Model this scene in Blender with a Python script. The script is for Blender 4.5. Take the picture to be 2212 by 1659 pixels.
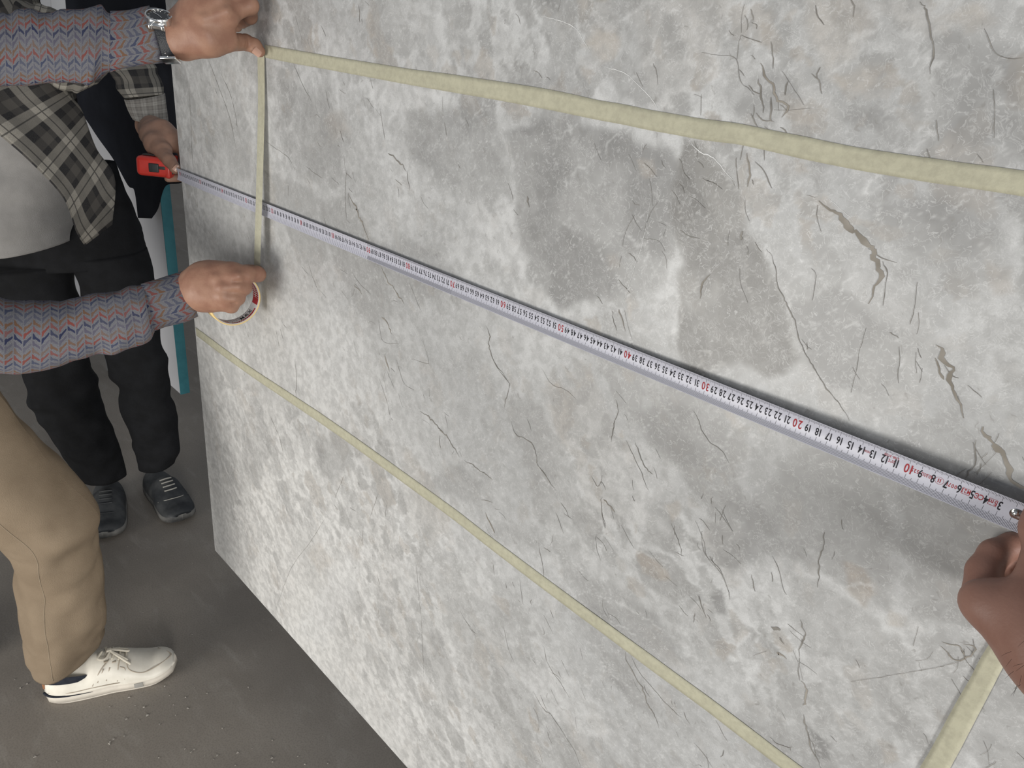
import bpy, math, random
import numpy as np
from mathutils import Vector, Matrix
random.seed(7); rng = np.random.default_rng(7)
for o in list(bpy.data.objects): bpy.data.objects.remove(o)
scene = bpy.context.scene
COL = scene.collection
W, H, FPX = 2212, 1659, 1537.17
CAM = np.array([1.6015, -0.6345, 1.5216])
YAW, PITCH, ROLL = -0.7367, -0.4346, 0.1142
# ---------------------------------------------------------------- camera
def cam_axes():
    cy, sy, cp, sp = math.cos(YAW), math.sin(YAW), math.cos(PITCH), math.sin(PITCH)
    f = np.array([sy*cp, cy*cp, sp]); r = np.array([cy, -sy, 0.]); u = np.cross(r, f)
    c, s = math.cos(ROLL), math.sin(ROLL)
    return c*r+s*u, -s*r+c*u, f
CR, CU, CF = cam_axes()
cam_data = bpy.data.cameras.new('camera'); cam = bpy.data.objects.new('camera', cam_data); COL.objects.link(cam)
cam_data.sensor_fit = 'HORIZONTAL'; cam_data.sensor_width = 36.0; cam_data.lens = 36.0*FPX/W
cam_data.clip_start = 0.02; cam_data.clip_end = 200
M = Matrix.Identity(4)
for i in range(3):
    M[i][0], M[i][1], M[i][2], M[i][3] = CR[i], CU[i], -CF[i], CAM[i]
cam.matrix_world = M
scene.camera = cam
# ---------------------------------------------------------------- light
scene.cycles.max_bounces = 4
vs = scene.view_settings
vs.view_transform = 'Standard'; vs.look = 'None'; vs.gamma = 1.0; vs.use_curve_mapping = False
vs.exposure = -0.30
world = bpy.data.worlds.new('overcast_daylight'); scene.world = world; world.use_nodes = True
bg = world.node_tree.nodes['Background']
bg.inputs[0].default_value = (0.86, 0.92, 1.0, 1); bg.inputs[1].default_value = 0.37
def area_light(name, loc, target, sx, sy, power, color):
    d = bpy.data.lights.new(name, 'AREA'); d.shape = 'RECTANGLE'; d.size = sx; d.size_y = sy; d.energy = power; d.color = color
    o = bpy.data.objects.new(name, d); COL.objects.link(o); o.location = loc
    o.rotation_euler = (Vector(target)-Vector(loc)).to_track_quat('-Z', 'Y').to_euler()
    return o
area_light('daylight_from_hall_door', (6.0, -2.0, 1.3), (1.2, 0, 1.15), 1.1, 1.7, 300, (1.0, 0.985, 0.955))
area_light('front_fill_light', (0.30, -2.35, 0.48), (0.35, 0, 0.5), 1.3, 0.9, 58, (1.0, 0.975, 0.925))  # added fill lamp, no real opening; brightens the lower left of the slab

# ---------------------------------------------------------------- helpers
def ray(px, py): return CF + (px-W/2)/FPX*CR - (py-H/2)/FPX*CU
def D(px, py, d): return CAM + d*ray(px, py)                 # point at a given distance along the view axis
def S(px, py, Y=0.0):                                        # point on the plane Y = const (slab face is Y = 0)
    v = ray(px, py); return CAM + v*((Y-CAM[1])/v[1])
def F(px, py, z=0.0):
    v = ray(px, py); return CAM + v*((z-CAM[2])/v[2])
def depth(P): return float((np.asarray(P)-CAM)@CF)
def to_px(P): v = np.asarray(P, float)-CAM; d = v@CF; return (W/2+FPX*(v@CR)/d, H/2-FPX*(v@CU)/d, float(d))
def lerp(a, b, t): return a+(b-a)*t
def unit(v): v = np.asarray(v, float); return v/np.linalg.norm(v)
def sm(x, a, b): t = np.clip((x-a)/(b-a), 0, 1); return t*t*(3-2*t)

def tagged(o, label=None, cat=None, group=None, kind=None):
    if label: o['label'] = label
    if cat: o['category'] = cat
    if group: o['group'] = group
    if kind: o['kind'] = kind
    return o
def empty(name, loc, label, cat, group=None):
    o = bpy.data.objects.new(name, None); COL.objects.link(o); o.location = tuple(loc); o.empty_display_size = .1
    return tagged(o, label, cat, group)
def mk(name, verts, faces, mat, parent=None, smooth=True, uv=None, label=None, kind=None):
    me = bpy.data.meshes.new(name)
    me.from_pydata([tuple(map(float, v)) for v in verts], [], [tuple(map(int, f)) for f in faces])
    return fin(name, me, mat, parent, smooth, uv, label, kind)
def fin(name, me, mat, parent=None, smooth=True, uv=None, label=None, kind=None):
    if uv is not None:
        l = me.uv_layers.new(name='UVMap'); vi = np.zeros(len(me.loops), int); me.loops.foreach_get('vertex_index', vi)
        l.data.foreach_set('uv', np.asarray(uv, float)[vi].ravel())
    me.materials.append(mat); me.validate()
    me.polygons.foreach_set('use_smooth', [smooth]*len(me.polygons)); me.update()
    o = bpy.data.objects.new(name, me); COL.objects.link(o)
    if parent is not None:
        o.parent = parent
        L = root_loc(parent)
        co = np.zeros(len(me.vertices)*3); me.vertices.foreach_get('co', co); co = co.reshape(-1, 3)-L
        me.vertices.foreach_set('co', co.ravel()); me.update()
    if label: o['label'] = label
    if kind: o['kind'] = kind
    return o
def root_loc(p):
    L = np.zeros(3)
    while p is not None: L += np.array(p.location); p = p.parent
    return L
def grid_faces(n, m, wrap=False):
    f = []
    for i in range(n-1):
        for j in range(m if wrap else m-1):
            k = (j+1) % m; f.append((i*m+j, i*m+k, (i+1)*m+k, (i+1)*m+j))
    return f
def catmull(P, n):
    P = np.asarray(P, float); m = len(P)
    if m == 2: return np.array([lerp(P[0], P[1], t) for t in np.linspace(0, 1, n)])
    Q = np.vstack([2*P[0]-P[1], P, 2*P[-1]-P[-2]]); out = []
    for t in np.linspace(0, m-1, n):
        i = min(int(t), m-2); u = t-i; a, b, c, d = Q[i:i+4]
        out.append(.5*((2*b)+(-a+c)*u+(2*a-5*b+4*c-d)*u*u+(-a+3*b-3*c+d)*u**3))
    return np.array(out)
def tube_geo(path, r, seg=8, closed=False):
    path = np.asarray(path, float); n = len(path); r = np.broadcast_to(np.asarray(r, float), (n,))
    T = np.roll(path, -1, 0)-np.roll(path, 1, 0) if closed else np.gradient(path, axis=0)
    T /= np.linalg.norm(T, axis=1)[:, None]+1e-12
    a = np.array([0, 0, 1.]) if abs(T[0][2]) < .9 else np.array([1., 0, 0]); N = unit(np.cross(T[0], a)); V = []
    for i in range(n):
        N = unit(N-T[i]*(N@T[i])); B = np.cross(T[i], N)
        for j in range(seg):
            q = 2*math.pi*j/seg; V.append(path[i]+r[i]*(math.cos(q)*N+math.sin(q)*B))
    f = grid_faces(n, seg, True)
    if closed:
        f += [((n-1)*seg+j, (n-1)*seg+(j+1) % seg, (j+1) % seg, j) for j in range(seg)]
    else:
        f += [tuple(range(seg))[::-1], tuple(range((n-1)*seg, n*seg))]
    return V, f
class MB:
    def __init__(s): s.v, s.f = [], []
    def add(s, vf):
        b = len(s.v); s.v += list(vf[0]); s.f += [tuple(i+b for i in f) for f in vf[1]]; return s
    def mk(s, name, mat, parent=None, **k): return mk(name, s.v, s.f, mat, parent, **k)
def rbox_geo(c, ax, half, r=.004, k=3):
    """rounded box: centre, 3 axes, half sizes"""
    c = np.asarray(c, float); V, Fc = [], []
    n = 2*(k+1); hs = np.asarray(half, float)
    # sphere-ised cube: superpose cube grid per face
    t = []
    for i in range(k+1): t.append(-1+0*i)
    base = [-math.cos(math.pi/2*i/k) for i in range(k+1)]  # -1..0
    idx = {}
    coords = [(-1, b) for b in base]+[(1, -b) for b in base[::-1]]
    def vert(p, q, s):
        d = np.array([coords[p][1], coords[q][1], coords[s][1]]); sg = np.array([coords[p][0], coords[q][0], coords[s][0]])
        L = np.linalg.norm(d); d = d/L if L > 1e-9 else sg/math.sqrt(3)
        loc = sg*(hs-r)+d*r
        key = tuple(np.round(loc, 6))
        if key not in idx: idx[key] = len(V); V.append(c+loc[0]*ax[0]+loc[1]*ax[1]+loc[2]*ax[2])
        return idx[key]
    for a in range(3):
        for e in (0, n-1):
            for i in range(n-1):
                for j in range(n-1):
                    q = []
                    for (x, y) in ((i, j), (i+1, j), (i+1, j+1), (i, j+1)):
                        t3 = [0, 0, 0]; t3[a] = e; t3[(a+1) % 3] = x; t3[(a+2) % 3] = y; q.append(vert(*t3))
                    if e == 0: q = q[::-1]
                    q2 = []
                    for z in q:
                        if z not in q2: q2.append(z)
                    if len(q2) >= 3: Fc.append(tuple(q2))
    return V, Fc
# numpy value noise
_L = rng.random((64, 64, 64)).astype(np.float32)
def vnoise(P):
    P = np.asarray(P, float); i = np.floor(P).astype(int); f = P-i; f = f*f*(3-2*f); i %= 64; j = (i+1) % 64
    g = lambda a, b, c: _L[a[..., 0], b[..., 1], c[..., 2]]
    x0 = lerp(lerp(g(i, i, i), g(j, i, i), f[..., 0]), lerp(g(i, j, i), g(j, j, i), f[..., 0]), f[..., 1])
    x1 = lerp(lerp(g(i, i, j), g(j, i, j), f[..., 0]), lerp(g(i, j, j), g(j, j, j), f[..., 0]), f[..., 1])
    return lerp(x0, x1, f[..., 2])*2-1
def fbm(P, o=3): return sum(vnoise(np.asarray(P)*2**k+k*7.3)/2**k for k in range(o))
# signed-distance modelling: smooth union of tapered capsules, meshed with surface nets
def sdf_mesh(prims, h=.002, k=.008, cuts=(), pad=.012, noise=None, ell=()):
    A = np.array([p[0] for p in prims]+[p[1] for p in prims]+[e[0]-e[2] for e in ell]+[e[0]+e[2] for e in ell]); R = max([max(p[2], p[3]) for p in prims])
    lo = A.min(0)-R-pad; hi = A.max(0)+R+pad; n = np.ceil((hi-lo)/h).astype(int)+1
    ax = [lo[i]+h*np.arange(n[i]) for i in range(3)]
    G = np.stack(np.meshgrid(*ax, indexing='ij'), -1).astype(np.float32)
    d = np.full(G.shape[:3], .05, np.float32)
    def smin(a, b, kk):
        q = np.clip(.5+.5*(b-a)/kk, 0, 1); return b*(1-q)+a*q-kk*q*(1-q)
    def box(a, b, m):
        i0 = np.clip(np.floor((np.minimum(a, b)-m-lo)/h).astype(int), 0, n); i1 = np.clip(np.ceil((np.maximum(a, b)+m-lo)/h).astype(int)+1, 0, n); return tuple(slice(x, y) for x, y in zip(i0, i1))
    def capd(g, a, b, ra, rb):
        a = np.asarray(a, np.float32); ba = np.asarray(b, np.float32)-a; L2 = float(ba@ba)+1e-12
        t = np.clip(((g-a)@ba)/L2, 0, 1); return (np.linalg.norm(g-a-t[..., None]*ba, axis=-1)-(ra+(rb-ra)*t)).astype(np.float32)
    for p in prims:
        a, b, ra, rb = p[:4]; kk = p[4] if len(p) > 4 else k; sl = box(a, b, max(ra, rb)+kk+3*h); d[sl] = smin(d[sl], capd(G[sl], a, b, ra, rb), kk)
    for c, axs, rad, kk in ell:
        q = np.stack([(G-np.asarray(c, np.float32))@np.asarray(x, np.float32) for x in axs], -1)/np.asarray(rad, np.float32)
        d = smin(d, ((np.linalg.norm(q, axis=-1)-1)*min(rad)).astype(np.float32), kk)
    for a, b, rr, kk in cuts:       # grooves
        sl = box(a, b, rr+kk+3*h); d[sl] = -smin(-d[sl], capd(G[sl], a, b, rr, rr), kk)
    if noise: d = d+noise[1]*vnoise(G/noise[0]).astype(np.float32)
    s = d < 0
    c8 = [s[i:i+n[0]-1, j:j+n[1]-1, l:l+n[2]-1] for i in (0, 1) for j in (0, 1) for l in (0, 1)]
    tot = sum(x.astype(np.int8) for x in c8); cell = (tot > 0) & (tot < 8)
    ci = np.argwhere(cell); ids = -np.ones(cell.shape, int); ids[tuple(ci.T)] = np.arange(len(ci))
    acc = np.zeros((len(ci), 3)); cnt = np.zeros(len(ci))
    off = [np.array(x) for x in np.ndindex(2, 2, 2)]
    for a in off:
        for x in range(3):
            if a[x] == 0:
                b = a.copy(); b[x] = 1
                da = d[tuple((ci+a).T)]; db = d[tuple((ci+b).T)]; m = (da < 0) != (db < 0)
                t = np.where(m, da/(da-db+1e-20), 0); acc += np.where(m[:, None], (a+(b-a)*t[:, None]), 0); cnt += m
    V = lo+(ci+acc/cnt[:, None])*h
    faces = []
    for x in range(3):
        y, z = (x+1) % 3, (x+2) % 3
        sa = np.swapaxes(s, 0, x); e = np.zeros_like(s); sl = [slice(None)]*3; sl[x] = slice(0, -1); s2 = [slice(None)]*3; s2[x] = slice(1, None)
        ch = s[tuple(sl)] != s[tuple(s2)]; I = np.argwhere(ch)
        I = I[(I[:, y] > 0) & (I[:, z] > 0) & (I[:, y] < n[y]-1) & (I[:, z] < n[z]-1)]
        ins = s[tuple(I.T)]
        def cid(dy, dz):
            J = I.copy(); J[:, y] -= dy; J[:, z] -= dz; return ids[tuple(J.T)]
        q = np.stack([cid(1, 1), cid(0, 1), cid(0, 0), cid(1, 0)], 1); q[~ins] = q[~ins][:, ::-1]; faces.append(q)
    return V, np.vstack(faces)
# ---------------------------------------------------------------- materials
def new_mat(name, color=(.5, .5, .5), rough=.6, spec=.4, metal=0):
    m = bpy.data.materials.new(name); m.use_nodes = True; b = m.node_tree.nodes['Principled BSDF']
    b.inputs['Base Color'].default_value = (*color, 1); b.inputs['Roughness'].default_value = rough
    b.inputs['Specular IOR Level'].default_value = spec; b.inputs['Metallic'].default_value = metal
    return m
class NT:
    def __init__(s, m): s.t = m.node_tree; s.b = s.t.nodes['Principled BSDF']
    def n(s, typ, **k):
        x = s.t.nodes.new('ShaderNode'+typ)
        for a, v in k.items(): setattr(x, a, v)
        return x
    def put(s, inp, v):
        if isinstance(v, bpy.types.NodeSocket): s.t.links.new(v, inp)
        elif isinstance(v, (tuple, list)) and len(v) == 3 and inp.type == 'RGBA': inp.default_value = (*v, 1)
        else: inp.default_value = v
    def math(s, op, a, b=0., c=0., clamp=False):
        x = s.n('Math', operation=op); x.use_clamp = clamp
        for i, v in enumerate((a, b, c)): s.put(x.inputs[i], v)
        return x.outputs[0]
    def mix(s, f, a, b, mode='MIX'):
        x = s.n('Mix', data_type='RGBA', blend_type=mode); s.put(x.inputs['Factor'], f); s.put(x.inputs['A'], a); s.put(x.inputs['B'], b)
        return [o for o in x.outputs if o.type == 'RGBA'][0]
    def noise(s, vec, scale, detail=4, rough=.55, dist=0., out='Fac'):
        x = s.n('TexNoise'); s.put(x.inputs['Vector'], vec); x.inputs['Scale'].default_value = scale; x.inputs['Detail'].default_value = detail
        x.inputs['Roughness'].default_value = rough; x.inputs['Distortion'].default_value = dist; return x.outputs[out]
    def voro(s, vec, scale, feature='F1', out='Distance', rnd=1.):
        x = s.n('TexVoronoi', feature=feature); s.put(x.inputs['Vector'], vec); x.inputs['Scale'].default_value = scale; x.inputs['Randomness'].default_value = rnd
        return x.outputs[out]
    def ramp(s, f, a, b, lo=0., hi=1., interp='SMOOTHSTEP'):
        x = s.n('MapRange', interpolation_type=interp); s.put(x.inputs[0], f)
        for i, v in enumerate((a, b, lo, hi)): x.inputs[i+1].default_value = v
        return x.outputs[0]
    def obj(s): return s.n('TexCoord').outputs['Object']
    def uv(s): return s.n('UVMap').outputs[0]
    def xyz(s, v):
        x = s.n('SeparateXYZ'); s.put(x.inputs[0], v); return x.outputs
    def comb(s, a, b, c=0.):
        x = s.n('CombineXYZ')
        for i, v in enumerate((a, b, c)): s.put(x.inputs[i], v)
        return x.outputs[0]
    def mapv(s, v, scale=(1, 1, 1), rot=(0, 0, 0), loc=(0, 0, 0)):
        x = s.n('Mapping'); s.put(x.inputs[0], v); x.inputs['Scale'].default_value = scale; x.inputs['Rotation'].default_value = rot; x.inputs['Location'].default_value = loc
        return x.outputs[0]
    def vadd(s, a, b, k=1.):
        m = s.n('VectorMath', operation='SCALE'); s.put(m.inputs[0], b); m.inputs['Scale'].default_value = k
        x = s.n('VectorMath', operation='ADD'); s.put(x.inputs[0], a); s.put(x.inputs[1], m.outputs[0]); return x.outputs[0]
    def bump(s, h, strength=.3, dist=.01):
        x = s.n('Bump'); x.inputs['Strength'].default_value = strength; x.inputs['Distance'].default_value = dist; s.put(x.inputs['Height'], h)
        s.t.links.new(x.outputs[0], s.b.inputs['Normal'])
    def col(s, v): s.put(s.b.inputs['Base Color'], v)
def noisy(name, c1, c2, scale, rough=.7, spec=.3, detail=5, bump=0., bscale=None, metal=0):
    m = new_mat(name, c1, rough, spec, metal); t = NT(m); o = t.obj()
    t.col(t.mix(t.ramp(t.noise(o, scale, detail), .3, .7), c1, c2))
    if bump: t.bump(t.noise(o, bscale or scale*4, 3), bump, .004)
    return m
# ================================================================ setting: floor and hall
SH = 0.2     # height of the slab's lower edge above the floor
m_floor = new_mat('concrete_floor', (.12, .112, .104), .5, .35); t = NT(m_floor); o = t.obj()
c = t.mix(t.ramp(t.noise(o, 1.6, 5, .6), .3, .7), (.172, .153, .132), (.24, .216, .188))
c = t.mix(t.ramp(t.noise(t.mapv(o, (1, 3.2, 1), (0, 0, .7)), 6, 4, .65, .6), .5, .8, 0, .7), c, (.28, .26, .232))
sp = t.ramp(t.noise(o, 95, 3, .6), .70, .76)
c = t.mix(sp, c, (.40, .37, .32))
t.col(t.mix(t.ramp(t.noise(o, 260, 2), .4, .7, 0, .3), c, (.09, .081, .07)))
def plate(name, x0, x1, y0, y1, z0, z1, mat, parent=None):
    v = [(x, y, z) for x in (x0, x1) for y in (y0, y1) for z in (z0, z1)]
    return mk(name, v, [(0, 1, 3, 2), (4, 6, 7, 5), (0, 4, 5, 1), (2, 3, 7, 6), (0, 2, 6, 4), (1, 5, 7, 3)], mat, parent, smooth=False)
floor = plate('floor', -9, 5, -6, 7, -.1, 0, m_floor); floor['kind'] = 'structure'
m_wall = noisy('hall_wall_paint', (.72, .70, .66), (.66, .64, .61), 2, .8)
wall = plate('wall_back', -9.2, -9, -6, 7, 0, 5, m_wall); wall['kind'] = 'structure'
m_debris = noisy('grit', (.36, .34, .30), (.24, .22, .2), 90, .9)
gv = MB()
for i in range(70):
    px, py = (random.uniform(200, 820), random.uniform(1480, 1655)) if i < 46 else (random.uniform(5, 560), random.uniform(1300, 1655))
    P = F(px, py); r = random.uniform(.0010, .0032)
    if P[1] > -.03 and P[0] > -.02: continue
    ang = random.random()*6
    v = [P+np.array([r*math.cos(ang+a)*random.uniform(.6, 1.3), r*math.sin(ang+a)*random.uniform(.6, 1.3), zz]) for zz in (0, r*.7) for a in (0, 2.1, 4.2)]
    gv.add((v, [(0, 2, 1), (3, 4, 5), (0, 1, 4, 3), (1, 2, 5, 4), (2, 0, 3, 5)]))
gobj = gv.mk('floor_grit', m_debris, smooth=False); tagged(gobj, 'pale stone grit scattered over the dark concrete floor', 'grit', kind='stuff')

# ================================================================ the stone slab
fab = S(1800, 859)-S(1655, 538); FANG = math.atan2(fab[2], fab[0])
m_stone = new_mat('grey_brecciated_marble', (.55, .55, .53), .33, .35); t = NT(m_stone)
at = t.n('Attribute', attribute_name='stone').outputs['Color']; X_ = t.xyz(t.obj()); p2 = t.comb(X_[0], X_[2])
def n2(vec, scale, detail=2, out='Fac'):
    v = t.noise(vec, scale, detail, .6, 0, out); v.node.noise_dimensions = '2D'; return v
def e2(vec, scale, w):
    v = t.voro(vec, scale, 'DISTANCE_TO_EDGE'); v.node.voronoi_dimensions = '2D'; return t.ramp(v, 0, w, 1, 0)
wv = t.vadd(p2, n2(p2, 70, 2, 'Color'), .014); mod = n2(p2, 24, 2)
def ridge(v, w): return t.ramp(t.math('ABSOLUTE', t.math('SUBTRACT', v, .5)), 0, w, 1, 0)
pf = t.mapv(wv, (1, 1, 1), (0, 0, -FANG)); nA, nB = n2(wv, 75, 3), n2(t.mapv(pf, (.5, 1, 1)), 150, 3)
v2 = t.math('MULTIPLY', ridge(nA, .022), t.ramp(mod, .40, .60)); v3 = t.math('MULTIPLY', ridge(nB, .035), t.ramp(mod, .60, .42))
c = t.mix(t.ramp(n2(p2, 58, 4), .62, .36, 0, .34), at, (.27, .267, .26))
c = t.mix(t.math('MAXIMUM', t.math('MULTIPLY', v2, .40), t.math('MULTIPLY', v3, .30)), c, (.66, .66, .655))
c = t.mix(t.ramp(nB, .66, .80, 0, .5), c, (.22, .21, .195))
c = t.mix(t.ramp(n2(p2, 700, 1), .35, .75, 0, .18), c, (.30, .295, .285))
t.col(c)

SX, SZ0, SZ1 = 1.92, SH, 1.76
nx, nz = 768, 624
gx = np.linspace(0, SX, nx); gz = np.linspace(SZ0, SZ1, nz)
GX, GZ = np.meshgrid(gx, gz, indexing='ij')
def pts_px(poly): return np.array([S(*q)[[0, 2]] for q in poly])
def inside(poly, X, Z):
    r = np.zeros(X.shape, bool); n = len(poly)
    for i in range(n):
        (x1, z1), (x2, z2) = poly[i], poly[(i+1) % n]
        cnd = ((z1 > Z) != (z2 > Z)) & (X < (x2-x1)*(Z-z1)/(z2-z1+1e-12)+x1); r ^= cnd
    return r
def dist_edge(poly, X, Z):
    d = np.full(X.shape, 9.)
    for i in range(len(poly)):
        a, b = poly[i], poly[(i+1) % len(poly)]; e = b-a; L = e@e+1e-12
        u = np.clip(((X-a[0])*e[0]+(Z-a[1])*e[1])/L, 0, 1); d = np.minimum(d, np.hypot(X-a[0]-u*e[0], Z-a[1]-u*e[1]))
    return d
def f2(X, Z, sc, o=3, sd=0.): return fbm(np.stack([X*sc, Z*sc, np.full_like(X, 3.1+sd)], -1), o)
WX = GX+.007*f2(GX, GZ, 30, 3); WZ = GZ+.007*f2(GX, GZ, 30, 3, 9.)
def mask(poly, soft):
    P = pts_px(poly); m = np.zeros(GX.shape); pad = .03+soft
    i0, i1 = np.searchsorted(gx, [P[:, 0].min()-pad, P[:, 0].max()+pad]); j0, j1 = np.searchsorted(gz, [P[:, 1].min()-pad, P[:, 1].max()+pad])
    X, Z = WX[i0:i1, j0:j1], WZ[i0:i1, j0:j1]
    if X.size: m[i0:i1, j0:j1] = sm(dist_edge(P, X, Z)*np.where(inside(P, X, Z), 1, -1), -soft, soft)
    return m
def worley(X, Z, sc, sd):
    x, z = X*sc, Z*sc; i, j = np.floor(x).astype(int), np.floor(z).astype(int); f1 = np.full(X.shape, 9.); f2_ = f1.copy(); cid = np.zeros(X.shape, int)
    hx, hz = np.random.default_rng(sd).random((2, 97, 97))
    for a in (-1, 0, 1):
        for b in (-1, 0, 1):
            u, v = (i+a) % 97, (j+b) % 97; d = np.hypot(i+a+hx[u, v]-x, j+b+hz[u, v]-z); n = d < f1
            f2_ = np.where(n, f1, np.minimum(f2_, d)); f1 = np.where(n, d, f1); cid = np.where(n, u*97+v, cid)
    h = np.random.default_rng(sd+1).random((3, 97*97)); return h[0][cid], h[1][cid], f2_-f1
SA = np.zeros((nx, nz, 3))
GREY = [  # traced grey clasts; central ones deepened to carry soft shade as well
 (.85, .008, [(1095, 290), (1180, 255), (1300, 280), (1400, 300), (1470, 340), (1500, 420), (1460, 520), (1430, 620), (1330, 640), (1200, 660), (1150, 600), (1125, 500), (1108, 400)]),
 (.95, .006, [(1480, 300), (1530, 330), (1580, 370), (1610, 420), (1620, 500), (1655, 540), (1680, 620), (1715, 700), (1730, 770), (1700, 800), (1640, 800), (1590, 770), (1560, 800), (1510, 800), (1470, 740), (1460, 640), (1480, 560), (1450, 480), (1460, 380)]),
 (.6, .015, [(870, 240), (940, 240), (1060, 230), (1090, 300), (1100, 400), (1050, 430), (950, 400), (880, 330)]),
 (.62, .004, [(1180, 0), (1250, 0), (1260, 30), (1230, 45), (1200, 40), (1175, 20)]),
 (.62, .004, [(1310, 140), (1350, 125), (1400, 160), (1415, 200), (1390, 225), (1350, 200), (1320, 170)]),
 (.55, .006, [(2010, 60), (2080, 50), (2130, 70), (2200, 120), (2225, 350), (2060, 330), (2020, 290), (2010, 180)]),
 (.75, .006, [(1680, 560), (1720, 600), (1800, 620), (1880, 680), (1950, 720), (1960, 800), (1900, 870), (1800, 850), (1740, 760), (1715, 680)]),
 (.75, .003, [(1525, 1290), (1560, 1275), (1565, 1320), (1545, 1325)]), (.75, .003, [(1740, 1560), (1800, 1610), (1800, 1635), (1760, 1640)]),
 (.45, .006, [(1670, 1180), (1770, 1150), (1770, 1190), (1700, 1230)]), (.60, .005, [(1335, 1420), (1400, 1495), (1425, 1550), (1370, 1535), (1320, 1460)]),
 (.65, .010, [(1370, 880), (1480, 870), (1560, 900), (1600, 960), (1560, 1000), (1480, 990), (1400, 940)]),
 (.6, .008, [(1540, 1090), (1600, 1060), (1650, 1100), (1700, 1180), (1640, 1230), (1560, 1220), (1530, 1160)]),
 (.50, .012, [(690, 940), (740, 925), (765, 1010), (720, 1045), (685, 1010)]), (.40, .010, [(915, 1370), (945, 1365), (970, 1400), (990, 1500), (960, 1530), (930, 1440)]),
 (.45, .008, [(1060, 1160), (1110, 1130), (1160, 1150), (1180, 1180), (1120, 1180)]), (.55, .01, [(1230, 1240), (1330, 1260), (1420, 1330), (1470, 1420), (1380, 1400), (1270, 1310)]),
 (.35, .012, [(620, 190), (700, 200), (760, 300), (740, 380), (640, 380), (590, 280)]), (.38, .008, [(1690, 1000), (1850, 1080), (2060, 1190), (2090, 1260), (1950, 1190), (1800, 1110)]),  # the second, a long sliver, paints in the hook hand's shadow below the blade
 (.40, .006, [(930, 1030), (1000, 1010), (1045, 1045), (1060, 1090), (1000, 1085), (950, 1060)]), (.42, .006, [(1100, 170), (1160, 140), (1240, 170), (1280, 215), (1180, 200)]),
 (.45, .004, [(1580, 180), (1650, 150), (1740, 190), (1730, 240), (1660, 260), (1590, 240)]), (.40, .004, [(1830, 250), (1900, 240), (1935, 290), (1870, 290)]),
 (.6, .008, [(1880, 430), (2050, 420), (2150, 480), (2180, 600), (2060, 640), (1960, 560)]), (.40, .006, [(800, 560), (870, 500), (960, 560), (1010, 620), (930, 640), (850, 610)]),
 (.35, .008, [(480, 260), (520, 220), (545, 300), (540, 400), (500, 390)]), (.35, .01, [(520, 900), (560, 870), (590, 950), (560, 1060), (525, 1010)]),
]
BEIGE = [
 (.75, .004, [(1262, 98), (1290, 62), (1325, 72), (1334, 110), (1310, 136), (1296, 140), (1275, 115)]),
 (.55, .006, [(1740, 0), (1870, 0), (1880, 60), (1830, 130), (1790, 150), (1760, 90)]), (.65, .005, [(1825, 150), (1860, 130), (1910, 140), (1890, 180), (1830, 190), (1790, 170)]),
 (.85, .003, [(1382, 1196), (1396, 1194), (1425, 1220), (1447, 1255), (1425, 1258), (1395, 1240)]), (.9, .003, [(1815, 1212), (1862, 1225), (1881, 1283), (1856, 1310), (1818, 1270), (1828, 1240)]),
 (.8, .003, [(1437, 1090), (1470, 1090), (1478, 1110), (1456, 1137)]), (.7, .004, [(2040, 20), (2080, 5), (2110, 30), (2150, 60), (2090, 60)]),
 (.6, .003, [(1915, 1310), (1960, 1320), (1950, 1345), (1920, 1340)]), (.6, .003, [(1895, 1610), (1925, 1625), (1930, 1640), (1898, 1640)]),
 (.55, .004, [(2130, 560), (2190, 590), (2200, 640), (2150, 640)]), (.6, .003, [(1375, 335), (1410, 340), (1415, 380), (1395, 385), (1380, 360)]),
 (.5, .004, [(1560, 885), (1590, 890), (1620, 925), (1595, 930)]), (.5, .005, [(1316, 545), (1335, 548), (1340, 580), (1322, 583)]),
 (.45, .01, [(700, 250), (740, 240), (760, 290), (720, 310)]), (.5, .003, [(1610, 330), (1625, 330), (1622, 400), (1614, 470), (1605, 430)]),
 (.45, .008, [(660, 1190), (690, 1170), (720, 1210), (690, 1240)]), (.5, .006, [(750, 1175), (780, 1190), (778, 1210), (760, 1205)]), (.4, .008, [(575, 330), (600, 440), (580, 560), (570, 480)]),
]
PALE = [(.8, .005, [(790, 168), (960, 195), (948, 212), (890, 238), (840, 244), (800, 220)]), (.55, .008, [(1390, 950), (1470, 1000), (1420, 1100), (1450, 1150), (1370, 1140), (1300, 1000)]),
 (.55, .005, [(1735, 1405), (1795, 1425), (1835, 1470), (1735, 1478)]), (.5, .006, [(1030, 480), (1110, 430), (1135, 560), (1150, 620), (1060, 560)]),
 (.5, .01, [(640, 1360), (720, 1230), (760, 1180), (780, 1260), (700, 1400)]), (.4, .006, [(1480, 120), (1620, 110), (1680, 200), (1560, 200)]), (.5, .006, [(1080, 1420), (1180, 1440), (1300, 1520), (1330, 1620), (1200, 1560)])]
for ch, L in ((0, GREY), (1, BEIGE), (2, PALE)):
    for a, soft, poly in L: SA[..., ch] = np.maximum(SA[..., ch], a*mask(poly, soft))
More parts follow.
